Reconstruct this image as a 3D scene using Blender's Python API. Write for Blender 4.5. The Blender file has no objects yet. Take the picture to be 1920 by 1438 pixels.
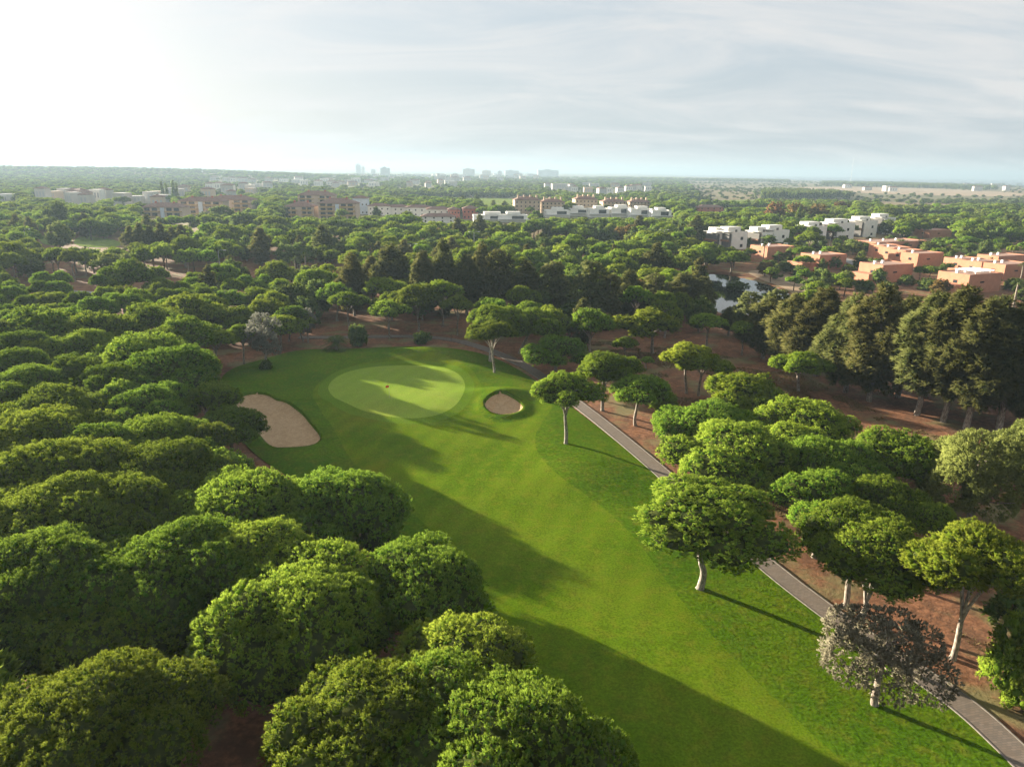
import bpy, bmesh, math, random
import numpy as np
from mathutils import Vector, Matrix

# ------------------------------------------------------------------ camera, sky, sun, exposure
scene = bpy.context.scene
COL = scene.collection
F = 1331.0; CAM_H = 40.0
PITCH = math.atan(399.0 / F); ROLL = math.radians(0.79)
FW = np.array([0, math.cos(PITCH), -math.sin(PITCH)])
UP = np.array([0, math.sin(PITCH), math.cos(PITCH)])
RT = np.array([1.0, 0, 0])
cR, sR = math.cos(ROLL), math.sin(ROLL)
CAM = np.array([0, 0, CAM_H])
cam_data = bpy.data.cameras.new('camera')
cam = bpy.data.objects.new('camera', cam_data); COL.objects.link(cam)
ax = cR * RT + sR * UP; ay = -sR * RT + cR * UP
cam.matrix_world = Matrix(((ax[0], ay[0], -FW[0], 0), (ax[1], ay[1], -FW[1], 0), (ax[2], ay[2], -FW[2], CAM_H), (0, 0, 0, 1)))
cam_data.sensor_width = 36.0; cam_data.lens = 36.0 * F / 1920.0
cam_data.clip_start = 0.5; cam_data.clip_end = 90000
scene.camera = cam

SUN_EL = math.radians(9.8)
SUN_AZ = math.radians(52.0)            # left of straight ahead
SDIR = Vector((-math.sin(SUN_AZ) * math.cos(SUN_EL), math.cos(SUN_AZ) * math.cos(SUN_EL), math.sin(SUN_EL)))
world = bpy.data.worlds.new('World'); scene.world = world; world.use_nodes = True
nt = world.node_tree; N = nt.nodes; L = nt.links
for n in list(N): N.remove(n)
out = N.new('ShaderNodeOutputWorld'); bg = N.new('ShaderNodeBackground')
L.new(bg.outputs[0], out.inputs[0])
sky = N.new('ShaderNodeTexSky'); sky.sky_type = 'NISHITA'; sky.sun_disc = False
sky.sun_elevation = SUN_EL; sky.sun_rotation = -SUN_AZ
sky.air_density = 1.0; sky.dust_density = 2.5; sky.ozone_density = 1.0; sky.altitude = 0
bg.inputs[1].default_value = 0.05
def wn(t, **k):
    n = N.new(t)
    for a, b in k.items(): setattr(n, a, b)
    return n
def wmath(op, a, b=None, c=None):
    n = wn('ShaderNodeMath', operation=op)
    for i, v in enumerate((a, b, c)):
        if v is None: continue
        if isinstance(v, (int, float)): n.inputs[i].default_value = v
        else: L.new(v, n.inputs[i])
    return n.outputs[0]
tc = wn('ShaderNodeTexCoord')
sep = wn('ShaderNodeSeparateXYZ'); L.new(tc.outputs['Generated'], sep.inputs[0])
zc = wmath('ADD', wmath('MAXIMUM', sep.outputs[2], 0.0), 0.22)
comb = wn('ShaderNodeCombineXYZ')
L.new(wmath('DIVIDE', sep.outputs[0], zc), comb.inputs[0]); L.new(wmath('DIVIDE', sep.outputs[1], zc), comb.inputs[1])
mp = wn('ShaderNodeMapping'); mp.inputs['Scale'].default_value = (0.8, 1.9, 1); mp.inputs['Rotation'].default_value = (0, 0, 0.35)
L.new(comb.outputs[0], mp.inputs[0])
nz = wn('ShaderNodeTexNoise'); nz.inputs['Scale'].default_value = 1.3; nz.inputs['Detail'].default_value = 9; nz.inputs['Roughness'].default_value = 0.62; nz.inputs['Distortion'].default_value = 0.9
L.new(mp.outputs[0], nz.inputs['Vector'])
nz2 = wn('ShaderNodeTexNoise'); nz2.inputs['Scale'].default_value = 0.33; nz2.inputs['Detail'].default_value = 4
L.new(mp.outputs[0], nz2.inputs['Vector'])
cl = wmath('ADD', wmath('MULTIPLY', nz.outputs[0], 0.65), wmath('MULTIPLY', nz2.outputs[0], 0.5))
ramp = wn('ShaderNodeMapRange'); ramp.interpolation_type = 'SMOOTHSTEP'
L.new(cl, ramp.inputs[0]); ramp.inputs[1].default_value = 0.42; ramp.inputs[2].default_value = 0.70
ramp.inputs[3].default_value = 0.34; ramp.inputs[4].default_value = 1.0
# cirrus brightness: even veil plus the forward glow that thin cloud shows towards the sun
dot = wn('ShaderNodeVectorMath', operation='DOT_PRODUCT'); L.new(tc.outputs['Generated'], dot.inputs[0]); dot.inputs[1].default_value = SDIR
d0 = wmath('MAXIMUM', dot.outputs['Value'], 0.0)
glow = wmath('ADD', wmath('MULTIPLY', wmath('POWER', d0, 5.0), 0.8), wmath('MULTIPLY', wmath('POWER', d0, 40.0), 2.5))
bright = wmath('ADD', glow, wmath('MULTIPLY_ADD', ramp.outputs[0], 0.85, 1.95))
ccol = wn('ShaderNodeVectorMath', operation='SCALE'); tn = wn('ShaderNodeMix', data_type='RGBA'); L.new(ramp.outputs[0], tn.inputs[0]); tn.inputs[6].default_value = (0.78, 0.95, 1.12, 1); tn.inputs[7].default_value = (1.0, 1.0, 1.0, 1)
L.new(tn.outputs[2], ccol.inputs[0])
L.new(bright, ccol.inputs['Scale'])
cover = wmath('MULTIPLY_ADD', ramp.outputs[0], 0.14, 0.84)
mixc = wn('ShaderNodeMix', data_type='RGBA'); L.new(cover, mixc.inputs[0])
L.new(sky.outputs[0], mixc.inputs[6]); L.new(ccol.outputs[0], mixc.inputs[7])
L.new(mixc.outputs[2], bg.inputs[0])

sun_data = bpy.data.lights.new('sun', 'SUN'); sun_data.energy = 5.0; sun_data.angle = math.radians(0.55); sun_data.color = (1.0, 0.89, 0.70)
sun = bpy.data.objects.new('sun', sun_data); COL.objects.link(sun)
sun.rotation_euler = SDIR.to_track_quat('Z', 'Y').to_euler(); sun.location = (-60, 60, 80)
vs = scene.view_settings; vs.view_transform = 'Standard'; vs.look = 'None'; vs.exposure = 2.5; vs.gamma = 1.0; vs.use_curve_mapping = False
scene.render.engine = 'CYCLES'
cy = scene.cycles
cy.use_denoising = True; cy.max_bounces = 6; cy.diffuse_bounces = 3; cy.glossy_bounces = 2; cy.transmission_bounces = 4
cy.transparent_max_bounces = 6; cy.volume_bounces = 1; cy.use_adaptive_sampling = True; cy.adaptive_threshold = 0.02
cy.sample_clamp_indirect = 4.0

# ------------------------------------------------------------------ helpers
def ray(px, py):
    x = (px - 960) / F; y = -(py - 719) / F
    return FW + (x * cR - y * sR) * RT + (x * sR + y * cR) * UP
def gp(px, py, z=0.0):
    d = ray(px, py); t = (z - CAM_H) / d[2]
    return CAM + t * d
def proj(p):
    v = np.asarray(p, float) - CAM
    dz = v @ FW; x = (v @ RT) / dz; y = (v @ UP) / dz
    return (960 + F * (x * cR + y * sR), 719 - F * (-x * sR + y * cR), dz)
def projv(x, y, z):
    v = np.stack([x, y, z * np.ones_like(x)], -1) - CAM
    dz = v @ FW; a = (v @ RT) / dz; b = (v @ UP) / dz
    return 960 + F * (a * cR + b * sR), 719 - F * (-a * sR + b * cR), dz
def depth(p): return float((np.asarray(p) - CAM) @ FW)
def tag(o, label=None, cat=None, group=None, kind=None):
    if label: o['label'] = label
    if cat: o['category'] = cat
    if group: o['group'] = group
    if kind: o['kind'] = kind
    return o
def link(o, parent=None):
    COL.objects.link(o)
    if parent is not None: o.parent = parent
    return o
def obj(name, me, parent=None, loc=(0, 0, 0), rz=0, sc=(1, 1, 1)):
    o = bpy.data.objects.new(name, me); o.location = loc; o.rotation_euler = (0, 0, rz); o.scale = sc
    return link(o, parent)
def empty(name, loc, rz=0):
    o = bpy.data.objects.new(name, None); o.location = loc; o.rotation_euler = (0, 0, rz); o.empty_display_size = 0.5
    return link(o)
def mesh_np(name, V, Fc, mats, normals=None, tint=None, smooth=False, matidx=None):
    V = np.asarray(V, np.float32); Fc = np.asarray(Fc, np.int32)
    me = bpy.data.meshes.new(name)
    nf, k = Fc.shape
    me.vertices.add(len(V)); me.vertices.foreach_set('co', V.ravel())
    me.loops.add(nf * k); me.loops.foreach_set('vertex_index', Fc.ravel())
    me.polygons.add(nf); me.polygons.foreach_set('loop_start', np.arange(0, nf * k, k, dtype=np.int32))
    for m in (mats if isinstance(mats, (list, tuple)) else [mats]): me.materials.append(m)
    if matidx is not None: me.polygons.foreach_set('material_index', np.asarray(matidx, np.int32))
    me.polygons.foreach_set('use_smooth', np.full(nf, bool(smooth) or normals is not None))
    if tint is not None:
        a = me.attributes.new('tint', 'FLOAT_COLOR', 'POINT')
        c = np.ones((len(V), 4), np.float32); c[:, :tint.shape[1]] = tint
        a.data.foreach_set('color', c.ravel())
    me.update(calc_edges=True)
    if normals is not None:
        me.normals_split_custom_set_from_vertices([tuple(n) for n in normals.tolist()])
    return me
def norm(a): return a / np.maximum(np.linalg.norm(a, axis=-1, keepdims=True), 1e-9)
def inpoly(x, y, poly):
    x = np.asarray(x); y = np.asarray(y); P = np.asarray(poly); r = np.zeros(x.shape, bool)
    for i in range(len(P)):
        x1, y1 = P[i]; x2, y2 = P[i - 1]
        c = ((y1 > y) != (y2 > y)) & (x < (x2 - x1) * (y - y1) / (y2 - y1 + 1e-12) + x1)
        r ^= c
    return r
def segdist(x, y, poly, closed=True):
    P = np.asarray(poly, float); best = np.full(np.shape(x), 1e9); bx = np.array(x, float); by = np.array(y, float)
    n = len(P)
    for i in range(n if closed else n - 1):
        a = P[i]; b = P[(i + 1) % n]; d = b - a
        t = np.clip(((x - a[0]) * d[0] + (y - a[1]) * d[1]) / (d @ d + 1e-12), 0, 1)
        qx = a[0] + t * d[0]; qy = a[1] + t * d[1]; dd = np.hypot(x - qx, y - qy)
        m = dd < best; best = np.where(m, dd, best); bx = np.where(m, qx, bx); by = np.where(m, qy, by)
    return best, bx, by
def smooth_poly(P, it=2, closed=True):
    P = [np.asarray(p, float) for p in P]
    for _ in range(it):
        Q = []
        n = len(P)
        for i in range(n if closed else n - 1):
            a, b = P[i], P[(i + 1) % n]
            Q += [a * .75 + b * .25, a * .25 + b * .75]
        if not closed: Q = [P[0]] + Q + [P[-1]]
        P = Q
    return np.array(P)
def pix_poly(pts, z=0.0): return np.array([gp(a, b, z)[:2] for a, b in pts])

# ------------------------------------------------------------------ materials
def new_mat(name):
    m = bpy.data.materials.new(name); m.use_nodes = True
    t = m.node_tree
    for n in list(t.nodes): t.nodes.remove(n)
    o = t.nodes.new('ShaderNodeOutputMaterial')
    return m, t, o
def nd(t, typ, **k):
    n = t.nodes.new(typ)
    for a, b in k.items(): setattr(n, a, b)
    return n
def mixrgb(t, f, a, b):
    n = nd(t, 'ShaderNodeMix', data_type='RGBA')
    for i, v in ((0, f), (6, a), (7, b)):
        if isinstance(v, (int, float)): n.inputs[i].default_value = v
        elif isinstance(v, tuple): n.inputs[i].default_value = (*v, 1)
        else: t.links.new(v, n.inputs[i])
    return n.outputs[2]
def noise(t, scale, detail=4, rough=0.55, vec=None, dist=0.0):
    n = nd(t, 'ShaderNodeTexNoise'); n.inputs['Scale'].default_value = scale; n.inputs['Detail'].default_value = detail
    n.inputs['Roughness'].default_value = rough; n.inputs['Distortion'].default_value = dist
    if vec is None:
        g = nd(t, 'ShaderNodeNewGeometry'); vec = g.outputs['Position']
    t.links.new(vec, n.inputs['Vector'])
    return n.outputs[0]
def ramp2(t, v, lo, hi, a=0.0, b=1.0):
    n = nd(t, 'ShaderNodeMapRange'); n.interpolation_type = 'SMOOTHSTEP'
    t.links.new(v, n.inputs[0])
    for i, x in zip((1, 2, 3, 4), (lo, hi, a, b)): n.inputs[i].default_value = x
    return n.outputs[0]
def bump(t, h, strength, dist):
    b = nd(t, 'ShaderNodeBump'); b.inputs['Strength'].default_value = strength; b.inputs['Distance'].default_value = dist
    t.links.new(h, b.inputs['Height'])
    return b.outputs[0]
def principled(t, o, col, rough=0.8, nrm=None, spec=0.3):
    p = nd(t, 'ShaderNodeBsdfPrincipled'); p.inputs['Roughness'].default_value = rough
    p.inputs['Specular IOR Level'].default_value = spec
    if isinstance(col, tuple): p.inputs['Base Color'].default_value = (*col, 1)
    else: t.links.new(col, p.inputs['Base Color'])
    if nrm is not None: t.links.new(nrm, p.inputs['Normal'])
    t.links.new(p.outputs[0], o.inputs[0])
    return p
def foliage_mat(name, dark, light, tip, transl=0.3, var=0.25):
    m, t, o = new_mat(name)
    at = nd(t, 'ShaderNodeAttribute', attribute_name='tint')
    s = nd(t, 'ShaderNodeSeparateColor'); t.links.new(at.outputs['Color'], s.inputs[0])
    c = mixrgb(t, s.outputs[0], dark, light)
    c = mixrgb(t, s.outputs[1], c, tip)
    oi = nd(t, 'ShaderNodeObjectInfo')
    hs = nd(t, 'ShaderNodeHueSaturation'); t.links.new(c, hs.inputs['Color'])
    mr = nd(t, 'ShaderNodeMapRange'); t.links.new(oi.outputs['Random'], mr.inputs[0]); mr.inputs[3].default_value = 1 - var; mr.inputs[4].default_value = 1 + var
    t.links.new(mr.outputs[0], hs.inputs['Value'])
    m2 = nd(t, 'ShaderNodeMath', operation='MULTIPLY_ADD'); t.links.new(oi.outputs['Random'], m2.inputs[0]); m2.inputs[1].default_value = 7.31; m2.inputs[2].default_value = 0
    fr = nd(t, 'ShaderNodeMath', operation='FRACT'); t.links.new(m2.outputs[0], fr.inputs[0])
    mh = nd(t, 'ShaderNodeMapRange'); t.links.new(fr.outputs[0], mh.inputs[0]); mh.inputs[3].default_value = 0.48; mh.inputs[4].default_value = 0.515
    t.links.new(mh.outputs[0], hs.inputs['Hue'])
    d = nd(t, 'ShaderNodeBsdfDiffuse'); t.links.new(hs.outputs[0], d.inputs[0])
    tr = nd(t, 'ShaderNodeBsdfTranslucent'); t.links.new(hs.outputs[0], tr.inputs[0])
    mx = nd(t, 'ShaderNodeMixShader'); mx.inputs[0].default_value = transl
    t.links.new(d.outputs[0], mx.inputs[1]); t.links.new(tr.outputs[0], mx.inputs[2])
    t.links.new(mx.outputs[0], o.inputs[0])
    return m
M = {}
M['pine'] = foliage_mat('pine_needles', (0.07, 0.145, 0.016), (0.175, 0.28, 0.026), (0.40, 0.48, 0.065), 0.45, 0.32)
M['pine_young'] = foliage_mat('young_pine_needles', (0.09, 0.155, 0.014), (0.23, 0.32, 0.028), (0.46, 0.52, 0.07), 0.45)
M['casuarina'] = foliage_mat('sheoak_foliage', (0.05, 0.067, 0.019), (0.115, 0.125, 0.036), (0.22, 0.21, 0.07), 0.45)
M['eucalypt'] = foliage_mat('eucalypt_leaves', (0.065, 0.085, 0.026), (0.15, 0.165, 0.05), (0.26, 0.26, 0.1), 0.4)
M['silver'] = foliage_mat('silver_leaves', (0.16, 0.17, 0.135), (0.29, 0.295, 0.24), (0.40, 0.40, 0.33), 0.45)
M['olive'] = foliage_mat('olive_leaves', (0.115, 0.105, 0.062), (0.235, 0.215, 0.14), (0.42, 0.385, 0.28), 0.35)
M['feather'] = foliage_mat('feathery_leaves', (0.09, 0.125, 0.03), (0.19, 0.23, 0.055), (0.32, 0.34, 0.10), 0.4)
M['broad'] = foliage_mat('broad_leaves', (0.06, 0.105, 0.025), (0.135, 0.185, 0.042), (0.25, 0.29, 0.07), 0.42, 0.35)
M['autumn'] = foliage_mat('brownish_leaves', (0.10, 0.06, 0.02), (0.18, 0.11, 0.04), (0.24, 0.17, 0.06), 0.25)
M['palm'] = foliage_mat('palm_fronds', (0.05, 0.08, 0.02), (0.11, 0.14, 0.035), (0.2, 0.2, 0.08), 0.2)
M['reed'] = foliage_mat('dry_reeds', (0.16, 0.11, 0.06), (0.30, 0.22, 0.13), (0.38, 0.3, 0.2), 0.25)
M['shaded_twig'] = None
def bark_mat(name, a, b):
    m, t, o = new_mat(name)
    g = nd(t, 'ShaderNodeNewGeometry'); mp_ = nd(t, 'ShaderNodeMapping'); mp_.inputs['Scale'].default_value = (1, 1, 0.3)
    t.links.new(g.outputs['Position'], mp_.inputs[0])
    n = noise(t, 6, 5, 0.65, mp_.outputs[0])
    principled(t, o, mixrgb(t, ramp2(t, n, 0.35, 0.65), a, b), 0.9, bump(t, n, 0.7, 0.06))
    return m
M['shaded_twig'] = None
M['bark'] = bark_mat('pine_bark', (0.11, 0.085, 0.065), (0.33, 0.28, 0.23))
M['bark_pale'] = bark_mat('pale_bark', (0.13, 0.105, 0.085), (0.36, 0.32, 0.27))
def matte(name, a, b, scale):
    m, t, o = new_mat(name); d = nd(t, 'ShaderNodeBsdfDiffuse'); t.links.new(mixrgb(t, ramp2(t, noise(t, scale, 4), .35, .65), a, b), d.inputs[0]); t.links.new(d.outputs[0], o.inputs[0]); return m
M['shaded_twig'] = matte('needle_and_twig_shade', (0.022, 0.032, 0.008), (0.05, 0.06, 0.016), 3.0)  # twigs and old needles, darkened to paint the shade between tufts
def simple(name, col, rough=0.8, var=0.15, scale=3.0, bstr=0.0, spec=0.3):
    m, t, o = new_mat(name)
    n = noise(t, scale, 5, 0.6)
    lo = tuple(c * (1 - var) for c in col); hi = tuple(min(1, c * (1 + var)) for c in col)
    principled(t, o, mixrgb(t, ramp2(t, n, 0.3, 0.7), lo, hi), rough, bump(t, n, bstr, 0.05) if bstr else None, spec)
    return m
def lawn_mat(name, a, b, c, fine, bstr, stripes=0.0):
    m, t, o = new_mat(name)
    big = noise(t, 0.09, 3, 0.5); mid = noise(t, 0.7, 4, 0.6); fin = noise(t, fine, 4, 0.7)
    col = mixrgb(t, ramp2(t, big, 0.35, 0.65), a, b)
    col = mixrgb(t, ramp2(t, mid, 0.42, 0.75, 0, 0.65), col, c)
    dry = noise(t, 0.035, 5, 0.65, None, 0.8)
    col = mixrgb(t, ramp2(t, dry, 0.52, 0.72, 0, 0.5), col, tuple(min(1, v * q) for v, q in zip(c, (1.25, 0.98, 1.2))))
    hs = nd(t, 'ShaderNodeHueSaturation'); t.links.new(col, hs.inputs['Color'])
    val = ramp2(t, fin, 0.25, 0.75, 0.62, 1.38)
    if stripes:
        g = nd(t, 'ShaderNodeNewGeometry'); w = nd(t, 'ShaderNodeTexWave'); w.inputs['Scale'].default_value = 0.085; w.inputs['Distortion'].default_value = 0.6
        w.inputs['Detail'].default_value = 1.0
        mp_ = nd(t, 'ShaderNodeMapping'); mp_.inputs['Rotation'].default_value = (0, 0, 0.35); t.links.new(g.outputs['Position'], mp_.inputs[0]); t.links.new(mp_.outputs[0], w.inputs[0])
        mm = nd(t, 'ShaderNodeMath', operation='MULTIPLY_ADD'); t.links.new(w.outputs[1], mm.inputs[0]); mm.inputs[1].default_value = stripes; t.links.new(val, mm.inputs[2]); val = mm.outputs[0]
    t.links.new(val, hs.inputs['Value'])
    d_ = nd(t, 'ShaderNodeBsdfDiffuse'); t.links.new(hs.outputs[0], d_.inputs[0]); t.links.new(bump(t, fin, bstr, 0.12), d_.inputs['Normal']); t.links.new(d_.outputs[0], o.inputs[0])
    return m
M['rough'] = lawn_mat('rough_grass', (0.048, 0.102, 0.004), (0.07, 0.124, 0.005), (0.115, 0.12, 0.012), 2.6, 0.8)
M['fairway'] = lawn_mat('fairway_grass', (0.064, 0.114, 0.004), (0.09, 0.138, 0.006), (0.12, 0.132, 0.011), 5.0, 0.25, 0.12)
M['green'] = lawn_mat('green_grass', (0.165, 0.245, 0.03), (0.185, 0.26, 0.035), (0.20, 0.25, 0.04), 7.0, 0.08, 0.06)
M['fringe'] = lawn_mat('fringe_grass', (0.085, 0.15, 0.01), (0.10, 0.165, 0.012), (0.115, 0.16, 0.016), 6.0, 0.15)
M['far_lawn'] = lawn_mat('far_lawn', (0.13, 0.19, 0.04), (0.17, 0.22, 0.06), (0.2, 0.21, 0.08), 0.5, 0.1)
def sand_mat():
    m, t, o = new_mat('bunker_sand')
    n = noise(t, 1.1, 6, 0.7, None, 1.5); wv = nd(t, 'ShaderNodeTexWave', wave_type='RINGS'); wv.inputs['Scale'].default_value = 1.1; wv.inputs['Distortion'].default_value = 6; wv.inputs['Detail'].default_value = 2; gg = nd(t, 'ShaderNodeNewGeometry'); t.links.new(gg.outputs['Position'], wv.inputs[0]); rk = wv.outputs[1]
    principled(t, o, mixrgb(t, ramp2(t, n, 0.3, 0.7), (0.33, 0.215, 0.115), (0.47, 0.33, 0.19)), 0.95, bump(t, mixrgb(t, 0.45, n, rk), 0.8, 0.09), 0.1)
    return m
M['sand'] = sand_mat()
def ground_mat():
    m, t, o = new_mat('ground_soil')
    g = nd(t, 'ShaderNodeNewGeometry'); s = nd(t, 'ShaderNodeSeparateXYZ'); t.links.new(g.outputs['Position'], s.inputs[0])
    n1 = noise(t, 0.12, 5, 0.6); n2 = noise(t, 1.6, 6, 0.7); n3 = noise(t, 0.006, 5, 0.6); n4 = noise(t, 0.0016, 4, 0.6)
    soil = mixrgb(t, ramp2(t, n2, 0.3, 0.7), (0.12, 0.056, 0.030), (0.29, 0.135, 0.070))
    n5 = noise(t, 0.35, 5, 0.7)
    soil = mixrgb(t, ramp2(t, n5, 0.45, 0.62, 0, 0.7), soil, (0.10, 0.055, 0.032))
    soil = mixrgb(t, ramp2(t, n1, 0.5, 0.64, 0, 0.8), soil, (0.17, 0.155, 0.07))
    far = mixrgb(t, ramp2(t, n3, 0.38, 0.6), (0.085, 0.095, 0.04), (0.20, 0.175, 0.09))
    tan = mixrgb(t, ramp2(t, n4, 0.4, 0.6), (0.23, 0.175, 0.10), (0.155, 0.145, 0.075))
    tan = mixrgb(t, ramp2(t, n3, 0.52, 0.62, 0, 0.8), tan, (0.12, 0.12, 0.06))
    fy = ramp2(t, s.outputs[1], 260, 700)
    # the dry plain lies far to the right, towards the sea
    sl = nd(t, 'ShaderNodeMath', operation='MULTIPLY_ADD'); t.links.new(s.outputs[1], sl.inputs[0]); sl.inputs[1].default_value = -0.22; t.links.new(s.outputs[0], sl.inputs[2])
    fx = ramp2(t, sl.outputs[0], -60, 160); fyt = ramp2(t, s.outputs[1], 800, 1150)
    pl = nd(t, 'ShaderNodeMath', operation='MULTIPLY'); t.links.new(fx, pl.inputs[0]); t.links.new(fyt, pl.inputs[1])
    c = mixrgb(t, fy, soil, far); c = mixrgb(t, pl.outputs[0], c, tan)
    principled(t, o, c, 0.95, bump(t, n2, 0.6, 0.15), 0.1)
    return m
M['ground'] = ground_mat()
def path_mat():
    m, t, o = new_mat('path_pavers')
    tcn = nd(t, 'ShaderNodeUVMap')
    br = nd(t, 'ShaderNodeTexBrick'); t.links.new(tcn.outputs[0], br.inputs['Vector'])
    br.inputs['Color1'].default_value = (0.19, 0.15, 0.12, 1); br.inputs['Color2'].default_value = (0.135, 0.11, 0.09, 1); br.inputs['Mortar'].default_value = (0.11, 0.095, 0.08, 1)
    br.inputs['Scale'].default_value = 1.0; br.inputs['Mortar Size'].default_value = 0.018; br.inputs['Brick Width'].default_value = 0.42; br.inputs['Row Height'].default_value = 0.21
    n = noise(t, 0.8, 5, 0.65)
    c = mixrgb(t, ramp2(t, n, 0.4, 0.75, 0, 0.6), br.outputs[0], (0.15, 0.11, 0.08))
    principled(t, o, c, 0.85, bump(t, br.outputs[1], -0.4, 0.02), 0.25)
    return m
M['path'] = path_mat()
M['kerb'] = simple('kerb_stone', (0.16, 0.14, 0.12), 0.9, 0.25, 2.0)
M['asphalt'] = simple('road_asphalt', (0.22, 0.21, 0.20), 0.9, 0.15, 1.0)
M['bank'] = simple('dry_bank', (0.27, 0.185, 0.11), 0.95, 0.3, 0.25, 0.5)
M['field_tan'] = simple('dry_field', (0.29, 0.21, 0.13), 0.95, 0.15, 0.02)
def water_mat(name, col, rough, scale, strength):
    m, t, o = new_mat(name)
    n = noise(t, scale, 3)
    p = principled(t, o, col, rough, bump(t, n, strength, 0.05), 0.5); p.inputs['IOR'].default_value = 1.33
    return m
M['pond'] = water_mat('pond_water', (0.02, 0.025, 0.018), 0.04, 1.2, 0.06)
M['sea'] = water_mat('sea_water', (0.05, 0.09, 0.12), 0.25, 0.02, 0.2)
M['orange'] = simple('terracotta_render', (0.42, 0.19, 0.115), 0.9, 0.08, 0.6)
M['orange_roof'] = simple('pinkish_flat_roof', (0.36, 0.22, 0.165), 0.9, 0.2, 0.5)
M['white'] = simple('white_render', (0.72, 0.70, 0.64), 0.85, 0.06, 0.5)
M['cream'] = simple('cream_render', (0.60, 0.50, 0.37), 0.85, 0.08, 0.4)
M['beige'] = simple('beige_render', (0.50, 0.37, 0.25), 0.85, 0.08, 0.4)
M['brick'] = simple('red_render', (0.38, 0.12, 0.08), 0.85, 0.1, 0.4)
M['tile'] = simple('brown_roof_tiles', (0.20, 0.115, 0.085), 0.85, 0.25, 0.8)
M['balcony'] = simple('ochre_balcony', (0.42, 0.28, 0.12), 0.8, 0.1, 0.5)
M['bluewhite'] = simple('pale_blue_panel', (0.55, 0.62, 0.70), 0.6, 0.05, 0.5)
M['wood'] = simple('brown_timber', (0.20, 0.10, 0.06), 0.8, 0.2, 2.0)
M['glass'] = simple('dark_glass', (0.03, 0.035, 0.04), 0.15, 0.1, 1.0, 0, 0.5)
M['shade'] = simple('dark_grey_paint_and_shade', (0.09, 0.085, 0.08), 0.8, 0.1, 1.0)  # paint of posts and chimneys; on the terrace bays it stands for shade
M['metal'] = simple('grey_metal', (0.36, 0.37, 0.38), 0.45, 0.08, 2.0, 0, 0.5)
M['whitepaint'] = simple('white_paint', (0.78, 0.78, 0.76), 0.5, 0.04, 2.0)
M['flag'] = simple('red_flag_cloth', (0.62, 0.08, 0.03), 0.8, 0.1, 4.0)
M['farwhite'] = simple('far_white_render', (0.46, 0.44, 0.41), 0.9, 0.08, 0.05)
M['fartan'] = simple('far_beige_render', (0.52, 0.40, 0.30), 0.9, 0.08, 0.05)
M['fargrey'] = simple('far_grey_render', (0.36, 0.38, 0.40), 0.9, 0.08, 0.05)

# ------------------------------------------------------------------ setting: terrain, lawns, path, water
PATH_PX = [(560, 633), (640, 633), (720, 631), (790, 631), (850, 637), (905, 652), (950, 670), (995, 692), (1040, 724), (1086, 760), (1130, 794), (1182, 836), (1243, 888), (1310, 950), (1370, 1003), (1420, 1045), (1472, 1088), (1530, 1132), (1590, 1176), (1700, 1248), (1813, 1326), (1908, 1415), (2000, 1505)]
PATH = smooth_poly([gp(a, b)[:2] for a, b in PATH_PX], 3, False)
LAWN = smooth_poly(pix_poly([(2010, 1530), (1880, 1402), (1770, 1312), (1660, 1238), (1560, 1168), (1490, 1115), (1425, 1062), (1385, 1030), (1300, 952), (1226, 888), (1165, 836), (1113, 795), (1070, 762), (1020, 725), (975, 694), (930, 672), (885, 658), (820, 650), (740, 650), (650, 655), (560, 655), (500, 672), (425, 692), (405, 730), (430, 790), (470, 850), (560, 905), (700, 1010), (800, 1100), (880, 1200), (960, 1330), (1030, 1438), (1080, 1530)]), 2)
FAIRWAY = smooth_poly(pix_poly([(1700, 1530), (1590, 1438), (1480, 1335), (1390, 1250), (1310, 1165), (1250, 1090), (1190, 1005), (1125, 945), (1050, 900), (1008, 855), (1000, 820), (1022, 785), (1040, 760), (1015, 742), (985, 790), (930, 795), (892, 772), (905, 738), (900, 715), (880, 690), (830, 672), (740, 674), (660, 684), (600, 712), (580, 745), (610, 785), (640, 830), (660, 870), (760, 950), (860, 1040), (930, 1140), (1020, 1280), (1130, 1438), (1200, 1530)]), 2)
GREEN = smooth_poly(pix_poly([(612, 725), (640, 702), (690, 690), (760, 686), (825, 690), (862, 704), (874, 722), (868, 745), (850, 767), (815, 783), (765, 789), (710, 783), (655, 765), (622, 745)]), 3)
FRINGE = smooth_poly(pix_poly([(592, 728), (628, 697), (680, 683), (760, 679), (832, 683), (876, 698), (892, 722), (884, 750), (862, 775), (820, 793), (765, 799), (700, 793), (640, 774), (602, 750)]), 3)
BUNKER_A = smooth_poly(pix_poly([(445, 748), (470, 738), (505, 740), (522, 756), (548, 768), (568, 778), (582, 800), (606, 824), (588, 838), (545, 842), (508, 842), (485, 815), (455, 780), (440, 760)]), 2)
BUNKER_B = smooth_poly(pix_poly([(906, 762), (915, 747), (940, 742), (968, 750), (984, 764), (975, 777), (945, 783), (918, 777)]), 2)
POND = smooth_poly(pix_poly([(1305, 515), (1350, 512), (1420, 525), (1478, 545), (1500, 570), (1480, 588), (1410, 590), (1345, 588), (1312, 560)]), 2)
MOUNDS = [(gp(800, 668), 11, 5.0, 1.9), (gp(945, 738), 5.5, 2.6, 0.9), (gp(560, 762), 8, 3.0, 0.9), (gp(640, 800), 10, 5, 0.5), (gp(1090, 870), 8, 9, 0.5), (gp(880, 690), 6, 6, 0.4)]
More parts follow.
